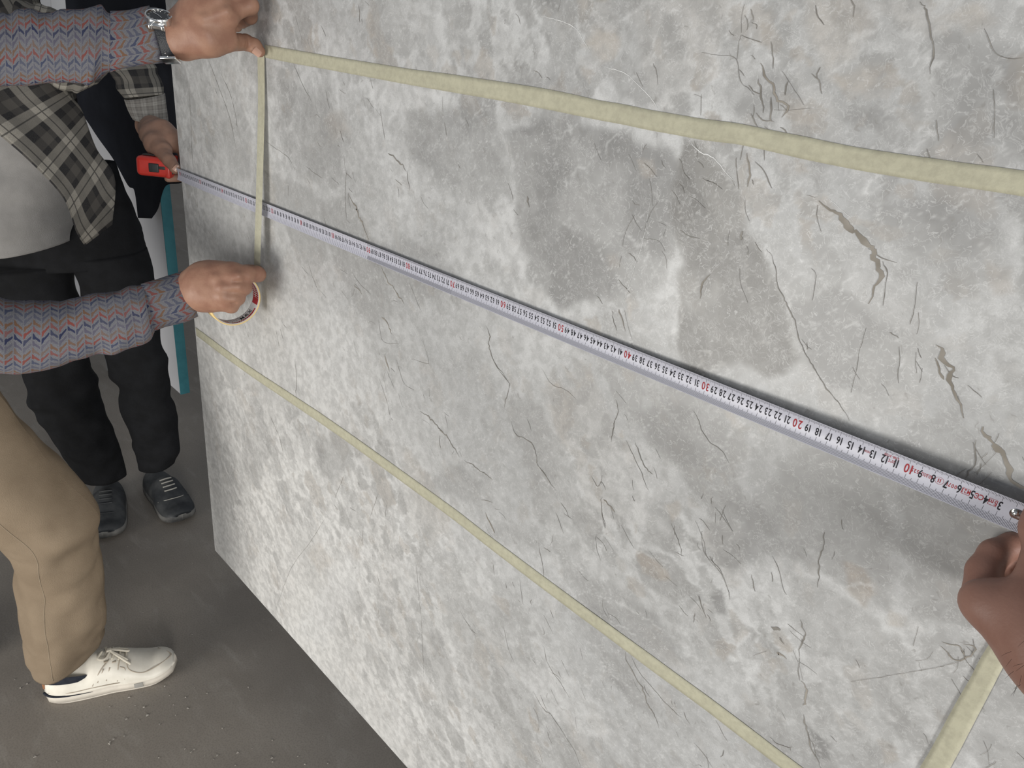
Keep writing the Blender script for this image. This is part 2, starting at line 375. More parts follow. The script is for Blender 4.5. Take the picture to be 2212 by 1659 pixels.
# colour of the stone in slab coordinates, with some light and shade painted in
ca_, sa_ = math.cos(FANG), math.sin(FANG); w1x = WX+.004*f2(GX, GZ, 110, 2, 2.); w1z = WZ+.004*f2(GX, GZ, 110, 2, 5.)
U, V_ = (w1x*ca_+w1z*sa_)*.6, -w1x*sa_+w1z*ca_
def tone(a): return np.array(a)[None, None]
def blend(c, d, m): return c*(1-m[..., None])+d*m[..., None]
low = sm(f2(GX, GZ, 5, 4, 1.), -.55, .55); C_ = blend(tone((.42, .422, .420)), tone((.555, .557, .553)), low)
ll = sm(.55*GX+.55*GZ, 1.15, .35); C_ = blend(C_, tone((.70, .69, .665)), ll*.85)  # lower left: paler stone, lightened further in colour for the stronger light there
field = sm(f2(WX, WZ, 4, 3, 4.), -.25, .35)
for sc, lo, amt, sd in ((9, .45, .5, 3), (22, .42, .72, 5), (48, .48, .68, 8), (95, .5, .55, 14)):
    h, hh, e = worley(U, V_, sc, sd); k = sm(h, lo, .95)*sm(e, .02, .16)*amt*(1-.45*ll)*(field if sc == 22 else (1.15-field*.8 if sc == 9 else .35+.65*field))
    C_ = blend(C_, np.where((hh > .8)[..., None], tone((.355, .322, .285)), tone((.29, .287, .279))), k)
C_ = blend(C_, blend(tone((.205, .203, .199)), tone((.315, .313, .307)), sm(f2(WX, WZ, 22, 4, 6.), -.5, .5)), np.minimum(1, SA[..., 0]*1.05))
C_ = blend(C_, blend(tone((.335, .295, .255)), tone((.44, .40, .352)), sm(f2(WX, WZ, 26, 4, 7.), -.5, .5)), SA[..., 1]*.82)
C_ = blend(C_, tone((.61, .61, .605)), SA[..., 2]*.8)
for sc, wd, amt, sd in ((12, .022, .45, 21), (30, .045, .42, 22)):
    e = worley(w1x+.006*f2(GX, GZ, 60, 2, 8.), w1z+.006*f2(GX, GZ, 60, 2, 3.), sc, sd)[2]; C_ = blend(C_, tone((.655, .655, .65)), (1-sm(e, 0, wd))*sm(f2(GX, GZ, 11, 3, sd), -.1, .35)*amt)
C_ *= (1+.05*f2(GX, GZ, 160, 2, 12.))[..., None]
C_ *= 1-mask(GREY[1][2], .005)[..., None]*np.array([.20, .215, .24])      # the large taupe clast
V = np.stack([GX.ravel(), np.zeros(nx*nz), GZ.ravel()], -1)
Fq = (np.arange((nx-1))[:, None]*nz+np.arange(nz-1)[None]).ravel(); Fq = np.stack([Fq, Fq+nz, Fq+nz+1, Fq+1], -1)
TH = .022; border = [i*nz for i in range(nx)]+[(nx-1)*nz+j for j in range(1, nz)]+[i*nz+nz-1 for i in range(nx-2, -1, -1)]+[j for j in range(nz-2, 0, -1)]
nb = len(border); back = V[border].copy(); back[:, 1] = TH
V2 = np.vstack([V, back]); b0 = nx*nz
faces = [tuple(f) for f in Fq.tolist()]+[(border[i], b0+i, b0+(i+1) % nb, border[(i+1) % nb]) for i in range(nb)]+[tuple(range(b0, b0+nb))[::-1]]
me = bpy.data.meshes.new('stone_slab'); me.from_pydata(V2.tolist(), [], faces)
ca = me.color_attributes.new('stone', 'FLOAT_COLOR', 'POINT'); dat = np.ones((len(V2), 4)); dat[:, :3] = .5; dat[:nx*nz, :3] = C_.reshape(-1, 3); ca.data.foreach_set('color', dat.ravel())
slab = fin('stone_slab', me, m_stone, smooth=False)
tagged(slab, 'large grey brecciated marble slab with dark cracks, being measured', 'slab')
# cracks traced along the veins of this stone: (width mm, tint, pixel polyline)
m_crack = noisy('crack_fill', (.16, .15, .135), (.27, .255, .23), 60, .85, detail=2)
m_crack_b = noisy('crack_fill_brown', (.21, .19, .16), (.31, .285, .25), 45, .85, detail=2)
m_vein_w = noisy('white_calcite', (.72, .72, .71), (.66, .66, .65), 60, .4)
CR_ = """1.4d 1987,3 2000,19 2007,51 2014,90 2014,122 2010,161
.6d 2124,61 2140,97 2157,119 2182,127 2208,127
.5d 1516,114 1555,119 1584,122 1593,135 1600,174 1616,190 1630,206
1d 1603,74 1629,87 1645,93
1.8b 1646,135 1654,161 1671,187 1677,212 1700,232 1693,257
1.8d 1638,171 1645,193 1646,219 1650,245
1.6d 1666,209 1665,251 1667,264
.9d 1622,245 1638,274
1.4d 1701,177 1696,206
1.4b 1613,328 1619,360 1619,386 1616,402
.9d 1632,348 1645,364 1658,383 1667,409
.5d 2147,193 2147,299
.6d 2023,257 2026,306
4.6b 1774,433 1794,453 1810,466 1827,483 1841,505 1857,511 1877,525 1882,541 1893,558 1893,577 1897,599 1888,624 1877,655
1d 1907,563 1914,580 1915,594 1913,630 1906,660
.7d 1983,610 1975,660 1968,690 1965,702
1.1d 1655,538 1672,566 1680,610 1691,641 1702,663 1719,699 1727,738 1744,771 1760,801 1780,832 1802,861 1821,883 1834,908
.4d 1871,707 1857,757 1849,801 1838,848
.5d 1754,580 1762,596 1755,649
1d 1921,718 1940,729
.6d 1943,749 1943,782 1939,798 1941,829
3.4b 2018,746 2034,760 2040,782 2059,801 2048,815 2057,837 2065,859 2080,900
1.8b 2018,776 2026,804 2043,821
4.5b 2120,925 2133,943 2147,960 2171,984 2183,1020 2198,1045 2225,1062
1.5d 2106,948 2105,996 2094,1016 2084,1032
.7d 2133,977 2120,990
.7d 1515,1159 1523,1196 1555,1230 1574,1276 1577,1294
1.8d 1783,1150 1777,1178 1769,1211 1770,1236 1763,1270
.8d 1669,1202 1684,1233 1690,1267 1700,1285
1.4d 1623,1239 1631,1279
2.2d 1730,1340 1735,1362 1737,1380 1729,1396 1727,1420
1d 1727,1420 1724,1445 1727,1470
1.8b 1727,1470 1738,1488 1741,1513 1734,1528
2d 1735,1546 1740,1571 1752,1617 1774,1657
5d 1664,1352 1690,1362
2.6d 1681,1377 1694,1390
3.2b 1675,1411 1697,1420
.9d 1500,1605 1518,1626 1540,1657
.8d 1546,1556 1572,1602
1.5d 1663,1590 1678,1608 1709,1617
.8d 1509,1288 1525,1334
1.6b 2032,1393 2053,1414 2075,1427 2102,1417 2109,1399 2084,1396
1.2b 2036,1385 2062,1390 2080,1400 2083,1424
.6d 1838,1473 1930,1457 2023,1442 2075,1428
1d 2152,1645 2127,1660
2.2d 1350,1406 1358,1436 1380,1474 1391,1496 1401,1523 1415,1548 1425,1575
1d 1363,1415 1380,1450 1415,1493 1450,1531 1472,1550
.9d 1174,1396 1184,1434 1212,1477 1231,1507
1.3d 1151,1493 1174,1531 1195,1550 1240,1620 1255,1659
.8d 1087,1352 1100,1406 1111,1431
.7d 1174,1328 1195,1369
.6d 1000,1333 1022,1363 1030,1387
.8d 1123,1252 1130,1306
2.6b 1049,1108 1062,1138 1070,1152
.8d 1163,1173 1174,1236 1176,1276
.8d 1201,1108 1217,1152
.7d 1288,1154 1288,1179 1298,1211
1d 1301,1105 1308,1141
.7d 1342,1133 1369,1184
1d 1450,1130 1467,1173 1473,1200
.7d 1502,1124 1521,1171 1529,1206 1556,1236 1575,1279
.8d 1510,1287 1526,1336
.6d 1559,1100 1583,1149
.6d 1212,1425 1230,1461
.6d 1190,1488 1206,1523
.7d 1173,800 1192,830 1219,841 1244,862
1.4d 1330,862 1336,884 1330,906 1325,930 1320,955
1d 1352,952 1371,987 1387,1025 1401,1060
1.9d 1374,955 1385,984 1396,1012 1412,1025
.9d 1499,887 1510,911 1518,933 1534,957 1561,974 1575,1001
2d 1105,911 1116,938 1146,955 1157,974 1161,1001 1173,1022 1190,1044 1199,1058
1.2d 1301,1071 1298,1087 1303,1117 1307,1139
2.6b 1303,1074 1315,1090 1328,1106
1.2d 1278,1028 1290,1050 1300,1040 1308,1058
.6d 1545,1096 1558,1112 1583,1147
.8d 819,816 836,868 844,908
4d 909,890 931,906 950,925 969,946 993,987
2d 1004,995 1034,1014 1063,1036
1.5d 1077,800 1096,822 1101,835 1093,865 1088,879
1d 1039,1079 1063,1085
.7d 863,800 874,830 895,843
.7d 836,800 852,841
1d 747,400 746,438 749,476
2.6b 752,418 770,451 780,478 798,522
2b 823,575 836,603 854,628 874,661
1d 664,562 676,600 689,630
.8d 760,587 775,610 803,638
2b 765,615 783,638
2.4b 823,681 838,699 846,724
.8d 818,691 828,737 861,742
.7d 884,610 897,643 909,671
2.2d 1051,706 1059,729 1056,749 1069,780 1094,818
2.8b 831,767 841,800
.7d 912,729 925,777 922,785 892,775
.8d 856,777 869,818
3.4d 838,330 850,338 861,347 870,358 879,370
1.2d 879,370 885,410
.8d 821,235 832,304
.8d 704,195 712,235
1.5d 735,281 742,306
.9d 631,132 656,187 674,220
1.4d 775,10 778,51
.6d 638,35 654,91
1.2d 960,266 965,294
1d 661,359 681,375 697,385
1d 747,372 760,387
.8d 749,367 745,418
.8d 793,213 808,233
.7d 1005,253 1013,273
.8d 570,301 593,319 621,339 638,367
3d 1139,424 1144,449
.4d 1371,464 1351,502 1345,533
.5d 1420,437 1402,467 1392,502
.4d 1389,515 1422,520 1437,543
1.4b 1533,594 1518,614 1511,647
1.6b 1336,665 1351,715
.5d 1397,310 1387,328
2.4d 1604,497 1602,523
1.5d 582,895 602,940 612,978
.8d 744,1026 724,1075
.8d 817,1067 800,1115
1.5d 638,781 640,821 639,862
1d 605,710 612,733
.9d 899,1219 905,1287 910,1330
.7d 910,1330 916,1463
.7d 994,1320 1024,1371
.7d 701,1122 669,1173 628,1230 596,1317
.6d 785,1135 783,1168
1.5d 408,190 412,250 414,320 420,380
1.3d 448,125 470,180 495,250 512,330
1.2d 478,160 500,210 515,280
1d 424,400 428,450 436,500
1w 536,710 572,758 602,799 635,847
1w 916,920 921,948 949,1009 969,1047
1.6w 698,738 724,801 749,852
1.6w 1168,35 1200,42 1240,58 1262,90 1275,112
1.6w 1300,142 1350,160 1400,205 1425,240
2w 1483,298 1510,325 1535,338 1560,360 1590,400
1.2w 1095,300 1108,400
1.2w 1405,430 1390,520 1370,580 1345,660
1w 1838,470 1790,430
1.4w 874,661 900,720 925,760
1.2w 1215,1345 1255,1390 1275,1430""".split('\n')
def ribbon(P, w, Y=-.00035):
    P = np.asarray(P); n = max(6, int(np.linalg.norm(np.diff(P, axis=0), axis=1).sum()/.003)); n = min(n, 70)
    Q = catmull(P, n); Q = Q+rng.normal(0, 1, Q.shape)*min(.0007, w*.35); jit = min(.0016, w*1.1); Q = Q+jit*np.stack([fbm(np.stack([np.arange(n)*.4+Q[0, 0]*97+s, np.full(n, 3.), np.full(n, s*5.)], -1), 2) for s in (1, 2)], -1)
    T = np.gradient(Q, axis=0); T /= np.linalg.norm(T, axis=1)[:, None]+1e-9; N = np.stack([-T[:, 1], T[:, 0]], -1)
    s = np.linspace(0, 1, n); prof = np.clip(np.minimum(s, 1-s)*6, .12, 1)
    wa = .5*w*prof*(1+.75*fbm(np.stack([s*n*.45+P[0, 1]*61, s*0, s*0+9], -1), 2)); wb = .5*w*prof*(1+.75*fbm(np.stack([s*n*.45+P[0, 0]*43, s*0+4, s*0], -1), 2))
    L = Q+N*np.maximum(wa, .00012)[:, None]; R_ = Q-N*np.maximum(wb, .00012)[:, None]
    v = [(a[0], Y, a[1]) for a in L]+[(a[0], Y, a[1]) for a in R_]
    return v, [(i, n+i, n+i+1, i+1) for i in range(n-1)]
for line in CR_:
    h, *pp = line.split(); w = float(h[:-1])/1000; P = np.array([S(*map(float, q.split(',')))[[0, 2]] for q in pp])
    nm, mt = {'d': ('crack', m_crack), 'b': ('crack', m_crack_b), 'w': ('calcite_vein', m_vein_w)}[h[-1]]
    v, f = ribbon(P, w*{'d': .62, 'b': .85, 'w': .32}[h[-1]]); ob = mk(nm, v, f, mt, slab, smooth=False)
    if h[-1] == 'b': ob['label'] = 'brownish filled crack'
# countless hairline fissures following the fabric of the stone
fm = MB()
for i in range(520):
    zone = random.random()
    px, py = random.uniform(400, 2300), random.uniform(-40, 1655)
    if zone < .40:
        j = random.randrange(len(CR_)); q = random.choice(CR_[j].split()[1:]); px, py = [float(a)+random.gauss(0, 26) for a in q.split(',')]
    P = S(px, py)
    if not (.03 < P[0] < 1.85 and SH+.03 < P[2] < 1.72): continue
    if vnoise(np.array([P[0]*4, P[2]*4, 2.])) < -.15 and zone > .4: continue
    a = FANG+random.gauss(0, .5); L = random.uniform(.005, .024)*(1 if random.random() < .9 else 1.6); d = np.array([math.cos(a), math.sin(a)])
    p0 = P[[0, 2]]; pts = np.array([p0, p0+d*L*.5+np.random.default_rng(i).normal(0, L*.07, 2), p0+d*L])
    fm.add(ribbon(pts, random.choice([.0002, .0003, .0004, .0006]), -.0003))
fis = fm.mk('hairline_fissures', m_crack, slab, smooth=False, kind='stuff', label='hairline dark fissures in the stone')

# ================================================================ masking tape on the slab
m_mask = new_mat('masking_tape_paper', (.62, .585, .40), .6, .25); t = NT(m_mask); o = t.obj()
t.col(t.mix(t.ramp(t.noise(o, 120, 4, .65), .35, .7), (.55, .53, .40), (.475, .455, .345)))
t.put(t.b.inputs['Alpha'], t.ramp(t.noise(o, 26, 4), .3, .7, .70, .82)); t.bump(t.noise(o, 600, 2), .2, .001)
m_roll = new_mat('masking_tape_edge', (.80, .60, .27), .55, .3)
def strip(name, up, lo, label, Y=-.0008, th=.00015, ylift=None, n=90):
    A = catmull(np.array([S(*q) for q in up]) if np.shape(up)[1] == 2 else np.array(up), n); B = catmull(np.array([S(*q) for q in lo]) if np.shape(lo)[1] == 2 else np.array(lo), n)
    q = np.arange(n)*.31; e = .0006
    V = []
    for i in range(n):
        ea = e*vnoise(np.array([q[i], 3.3, 1.])); eb = e*vnoise(np.array([q[i], 8.3, 4.])); dv = unit(A[i]-B[i]); a = A[i]+dv*ea; b = B[i]-dv*eb
        for k in range(5):
            p = lerp(a, b, k/4); wob = .0004*max(0, float(vnoise(np.array([i*.13, k*.7, 5.])))); V.append((p[0], p[1]+Y-wob, p[2]))
    V += [(v[0], v[1]+th, v[2]) for v in V]
    f = grid_faces(n, 5); m = n*5
    f += [tuple(i+m for i in reversed(x)) for x in grid_faces(n, 5)]
    f += [(i*5, (i+1)*5, m+(i+1)*5, m+i*5) for i in range(n-1)]+[(i*5+4, m+i*5+4, m+(i+1)*5+4, (i+1)*5+4) for i in range(n-1)]
    ob = mk(name, V, f, m_mask); return tagged(ob, label, 'masking tape', 'masking tape strips stuck on the slab')
up_a = np.array([S(*q) for q in [(573, 97), (840, 142), (1120, 182), (1310, 219), (1500, 253), (1610, 269), (1900, 326), (2212, 368)]]); up_b = np.array([S(*q) for q in [(573, 125), (840, 175), (1120, 224), (1310, 263), (1500, 299), (1610, 316), (1900, 376), (2212, 425)]])
up_a = np.vstack([up_a, [1.635, 0, up_a[-1][2]]]); up_b = np.vstack([up_b, [1.635, 0, up_b[-1][2]]])
strip('masking_tape_strip', up_a, up_b, 'pale masking tape strip across the upper slab, starting at the thumb')
lowc = np.array([S(*q) for q in [(424, 716), (534, 797), (648, 873), (749, 942), (876, 1034), (972, 1104), (1081, 1188), (1190, 1270), (1298, 1350), (1407, 1430), (1542, 1530), (1700, 1650), (1790, 1718)]])
lowc = np.vstack([lowc, [1.64, 0, lowc[-1][2]-.004]])
lowc[0] = lowc[0]+np.array([max(0, .003-lowc[0][0]), 0, 0])
strip('masking_tape_strip', lowc+np.array([0, 0, .0105]), lowc-np.array([0, 0, .0105]), 'pale masking tape strip along the lower slab, reaching its left edge')
rl = [S(1989, 1657), S(2133, 1396)]; rr_ = [S(2053, 1657), S(2176, 1427)]
def ext(p, q, z): return p+(q-p)*((z-p[2])/(q[2]-p[2]))
rx0, rx1 = ext(*rl, lowc[-1][2]-.010), ext(*rl, up_a[-1][2]); ry0, ry1 = ext(*rr_, lowc[-1][2]-.010), ext(*rr_, up_a[-1][2])
strip('masking_tape_strip', [rx0, lerp(rx0, rx1, .5), rx1], [ry0, lerp(ry0, ry1, .5), ry1], 'short upright masking tape strip below the hand at the hook', Y=-.0013)
# ================================================================ lettering helper
_gl = {}
def glyph1(s):
    if s not in _gl:
        cu = bpy.data.curves.new('glyph', 'FONT'); cu.body = s; cu.resolution_u = 3; cu.align_x = 'CENTER'; cu.offset = .018
        ob = bpy.data.objects.new('glyph', cu); COL.objects.link(ob)
        dg = bpy.context.evaluated_depsgraph_get(); dg.update(); me = ob.evaluated_get(dg).to_mesh()
        v = np.array([x.co[:2] for x in me.vertices]).reshape(-1, 2); f = [tuple(p.vertices) for p in me.polygons]
        ob.evaluated_get(dg).to_mesh_clear(); bpy.data.objects.remove(ob); bpy.data.curves.remove(cu); _gl[s] = (v, f)
    return _gl[s]
def glyph(s):           # a word, centred, cap height 1
    V, Fc, x = [], [], 0.
    for ch in s:
        v, f = glyph1(ch); b = len(V); w = v[:, 0].max()-v[:, 0].min(); V += [(p[0]-v[:, 0].min()+x, p[1]) for p in v]; Fc += [tuple(i+b for i in q) for q in f]; x += w+.17
    V = np.array(V); mn, mx = V.min(0), V.max(0); V = (V-(mn+mx)/2)/(mx[1]-mn[1]); return V, Fc
# ================================================================ measuring tape
BA = -.0156
def blade_line(s):      # s: metres from the hook; real lift off the stone, seen along the sight lines
    P = np.array([1.5948-s*math.cos(BA), 0., SH+1.0328+s*math.sin(BA)])
    lift = .0035+.0105*float(sm(np.array(.45-s), 0, .42))
    k = lift/abs(CAM[1]); return P+(CAM-P)*k
BL_END = 1.612
def blade_pt(s, v, off=0.):  # v from 0 (image-lower edge) to .025 (upper edge)
    P = blade_line(s); w = (v-.0125); kx = w/.0125
    return P+np.array([0, -.0028*(kx*kx)-off, w])
m_blade = new_mat('tape_blade_white', (.50, .50, .565), .36, .5)
m_ink = new_mat('black_ink', (.02, .02, .025), .6, .2); m_red = new_mat('red_ink', (.33, .035, .042), .6, .2)
m_chrome = new_mat('bright_steel', (.75, .75, .74), .18, .5, 1)
m_case = noisy('red_plastic', (.52, .035, .024), (.47, .03, .02), 40, .32, .5, 2); m_blk = noisy('black_rubber', (.022, .024, .024), (.03, .032, .032), 60, .5, .4, 2)
mt = empty('measuring_tape', (0, 0, 0), 'red five metre measuring tape with its white blade pulled across the slab', 'measuring tape')
ns, nv = 150, 9; ss = np.concatenate([np.linspace(-.001, .5, 60), np.linspace(.5, BL_END, 91)[1:]])
V = [blade_pt(s, v) for s in ss for v in np.linspace(0, .025, nv)]; V += [v+np.array([0, .0002, 0]) for v in V]
f = grid_faces(len(ss), nv); n0 = len(ss)*nv; f += [tuple(i+n0 for i in q[::-1]) for q in f]
mk('blade', V, f, m_blade, mt, label='white curved steel blade with centimetre scale')
tk = MB()
def tick(s, v0, v1, w):
    vs_ = np.linspace(v0, v1, 3); a = [blade_pt(s-w/2, v, .00012) for v in vs_]; b = [blade_pt(s+w/2, v, .00012) for v in vs_]
    tk.add((a+b, [(i, i+1, 3+i+1, 3+i) for i in range(2)]))
for mm in range(12, int(BL_END*1000)):
    s = mm/1000; w = .00022 if mm < 700 else .0003
    if mm > 900 and mm % 5: continue
    cm, hf = mm % 10 == 0, mm % 5 == 0
    tick(s, .0005, .0095 if cm else (.0075 if hf else .0058), w); tick(s, .0245, .0195 if cm else (.0212 if hf else .0222), w)
tk.mk('scale_marks', m_ink, mt, smooth=False, kind='stuff', label='black millimetre marks')
def put_text(mb, txt, s, vc, h, wscale, pitch=None):
    v, f = glyph(txt); P = [blade_pt(s+x*h*wscale, vc-y*h, .00014) for x, y in v]      # reads upside down from here: +s runs left
    mb.add((P, f))
for cm in range(3, int(BL_END*100)):
    red = cm % 10 == 0; q = MB(); put_text(q, str(cm), cm/100, .0146, .0090 if red else .0080, (.66 if red else .60) if cm < 100 else .42)
    q.mk('red_numeral' if red else 'numeral', m_red if red else m_ink, mt, smooth=False)
sm_ = MB()
for txt, s, h, ws in (('5m', .0352, .0042, .8), ('M23', .0548, .0040, .62), ('0071', .0655, .0036, .75), ('II', .0752, .0038, .9), ('AELBOSS', .0850, .0034, .40), ('525', .0945, .0036, .75), ('20°C', .1140, .0030, .6), ('14030L', .1352, .0022, .55)):
    put_text(sm_, txt, s, .0150, h, ws)
put_text(sm_, 'S.NR-37150', .1150, .0196, .0026, .62)
put_text(sm_, 'C', .0436, .0150, .0052, .72); put_text(sm_, '\u0404', .0470, .0150, .0052, .72)
def frame(s0, s1, v0, v1, w=.0003):
    for a, b, c_, d in ((s0, s1, v0, v0+w), (s0, s1, v1-w, v1), (s0, s0+w, v0, v1), (s1-w, s1, v0, v1)):
        sm_.add(([blade_pt(a, c_, .00014), blade_pt(b, c_, .00014), blade_pt(b, d, .00014), blade_pt(a, d, .00014)], [(0, 1, 2, 3)]))
frame(.0322, .0384, .0120, .0180); frame(.0518, .0580, .0120, .0178)
el = [(.0752+.0034*math.cos(a), .0150+.0034*math.sin(a)) for a in np.linspace(0, 2*math.pi, 25)]
for (a, b), (c_, d) in zip(el, el[1:]):
    k = .93; sm_.add(([blade_pt(a, b, .00014), blade_pt(c_, d, .00014), blade_pt(.0752+(c_-.0752)*k, .015+(d-.015)*k, .00014), blade_pt(.0752+(a-.0752)*k, .015+(b-.015)*k, .00014)], [(0, 1, 2, 3)]))
sm_.mk('red_marking', m_red, mt, smooth=False, label='small red approval marks near the hook')
# hook with rivet plate
hk = MB(); rp = []
for a in np.linspace(0, 2*math.pi, 20, endpoint=False):
    x, y = math.cos(a)*.0042, math.sin(a)*.0042; s = .0165+(x if x > 0 else 0) if x > 0 else -.002; rp.append((.0185+x if x > 0 else -.001+0*x, .0135+y))
hk.add(([blade_pt(s, v, .0009) for s, v in rp]+[blade_pt(s, v, 0) for s, v in rp], [tuple(range(20))]+[(i, (i+1) % 20, 20+(i+1) % 20, 20+i) for i in range(20)]))
hk.add(rbox_geo(blade_pt(-.002, .0125)+np.array([0, .004, 0]), np.eye(3), (.0009, .006, .008), .0006, 2)); hook = hk.mk('hook', m_chrome, mt, label='bright steel end hook')
rv = MB()
for s in (.006, .0185):
    c = blade_pt(s, .0135, .0009); rv.add(([c+np.array([.0023*math.cos(q)*math.cos(e), -.0013*math.sin(e), .0023*math.sin(q)*math.cos(e)]) for e in (0, .5, 1., 1.5) for q in np.linspace(0, 2*math.pi, 14, endpoint=False)], grid_faces(4, 14, True)))
rv.mk('rivet', m_chrome, hook)
# case: lies flat, its narrow side with the lock button towards the camera
cc = D(331, 361, 1.585); e1 = unit(CR*.985-CU*.06+CF*.16); e2_ = unit(np.array([-.03, .02, 1.])-e1*e1[2]); e2_ = unit(e2_-e1*(e2_@e1)); e3 = np.cross(e1, e2_)
ca3 = (e1, e2_, e3)
if e3@CF > 0: fr = -e3
else: fr = e3
cent = cc-fr*.032
cs = MB(); cs.add(rbox_geo(cent, ca3, (.037, .0215, .034), .010, 5)); case = cs.mk('case', m_case, mt, label='red plastic case')
def on_case(a, b, out=0.): return cent+e1*a+e2_*b+fr*(.034+out)
mk('rim', *rbox_geo(cent+e1*.030, ca3, (.0055, .0222, .0345), .004, 3), m_case, case)
mk('lock_button', *rbox_geo(on_case(.002, -.001, .0005), ca3, (.0105, .0095, .003), .002, 3), m_blk, mt, label='dark grey sliding lock button')
mk('button_slot', *rbox_geo(on_case(.018, 0.0, -.0005), ca3, (.0075, .0035, .0012), .001, 2), m_blk, mt)
mk('belt_clip', *rbox_geo(cent+e2_*.0235+fr*.008-e1*.006, ca3, (.020, .0012, .010), .001, 2), m_blk, mt, label='black belt clip on the case')
mk('mouth', *rbox_geo(cent+e1*.0365+fr*.022, ca3, (.002, .013, .004), .001, 2), m_blk, case)

# ================================================================ masking tape roll with the strip being drawn off
rX, rY, rZ, rR = .362, -.064, 1.046, .0500
roll = empty('masking_tape_roll', (0, 0, 0), 'nearly used roll of masking tape held in the lower hand', 'tape roll', None)
def ring(x0, x1, r0, r1, n=64):
    V = [];
    for x, r in ((x0, r0), (x0, r1), (x1, r1), (x1, r0)):
        for i in range(n):
            q = 2*math.pi*i/n; V.append((x, rY+r*math.cos(q), rZ+r*math.sin(q)))
    f = []
    for k in range(4):
        for i in range(n): f.append((k*n+i, k*n+(i+1) % n, ((k+1) % 4)*n+(i+1) % n, ((k+1) % 4)*n+i))
    return V, f
mk('tape_winding', *ring(rX-.024, rX, .0478, .0500), m_roll, roll, label='thin ring of yellow tape')
m_core = noisy('cardboard_core', (.62, .59, .55), (.56, .53, .50), 50, .7)
mk('core', *ring(rX-.0235, rX-.0005, .0464, .0478), m_core, roll)
m_redl = noisy('red_label_print', (.45, .04, .045), (.40, .035, .04), 60, .5); m_whl = new_mat('white_label', (.75, .74, .73), .5)
def inner_patch(mb, a0, a1, x0, x1, r=.04635, n=14):
    q = np.linspace(a0, a1, n); v = [(x, rY+r*math.cos(a), rZ+r*math.sin(a)) for x in (x0, x1) for a in q]; mb.add((v, [(i, i+1, n+i+1, n+i) for i in range(n-1)]))
R_ = math.radians
pw = MB(); inner_patch(pw, R_(-170), R_(60), rX-.0225, rX-.0015, .04638, 40); pw.mk('label_paper', m_whl, roll, smooth=False)
pr = MB(); inner_patch(pr, R_(-22), R_(48), rX-.022, rX-.002); inner_patch(pr, R_(-150), R_(-104), rX-.014, rX-.002); inner_patch(pr, R_(-100), R_(-30), rX-.0065, rX-.002)
pr.mk('label_red_print', m_redl, roll, smooth=False)
pk = MB(); v, f = glyph('MAX'); pk.add(([(rX-.0125-y*.0095, rY+.0461*math.cos(R_(-56)+x*.0080/.0461), rZ+.0461*math.sin(R_(-56)+x*.0080/.0461)) for x, y in v], f))
pk.mk('label_lettering', m_ink, roll, smooth=False, label='black lettering inside the core')
pk = MB(); inner_patch(pk, R_(-5), R_(34), rX-.0135, rX-.0115, .0461); pk.mk('label_line', m_whl, roll, smooth=False)
hl = [S(556, 112, -.0025), S(557, 240, -.006), S(552, 450, -.016), S(549, 560, -.021), S(551, 600, -.022)]
nst = 40; Lc = catmull(np.array(hl), nst); wd = .0235
V = []
for i in range(nst):
    for k in range(4): V.append(Lc[i]+np.array([wd*k/3, -.0006*(k in (1, 2)), 0]))
V += [np.array(v)+np.array([0, .00018, 0]) for v in V]
f = grid_faces(nst, 4); m_ = nst*4; f += [tuple(i+m_ for i in q[::-1]) for q in f]
mk('tape_strip', V, f, m_mask, roll, label='strip of pale tape pulled taut down to the roll')
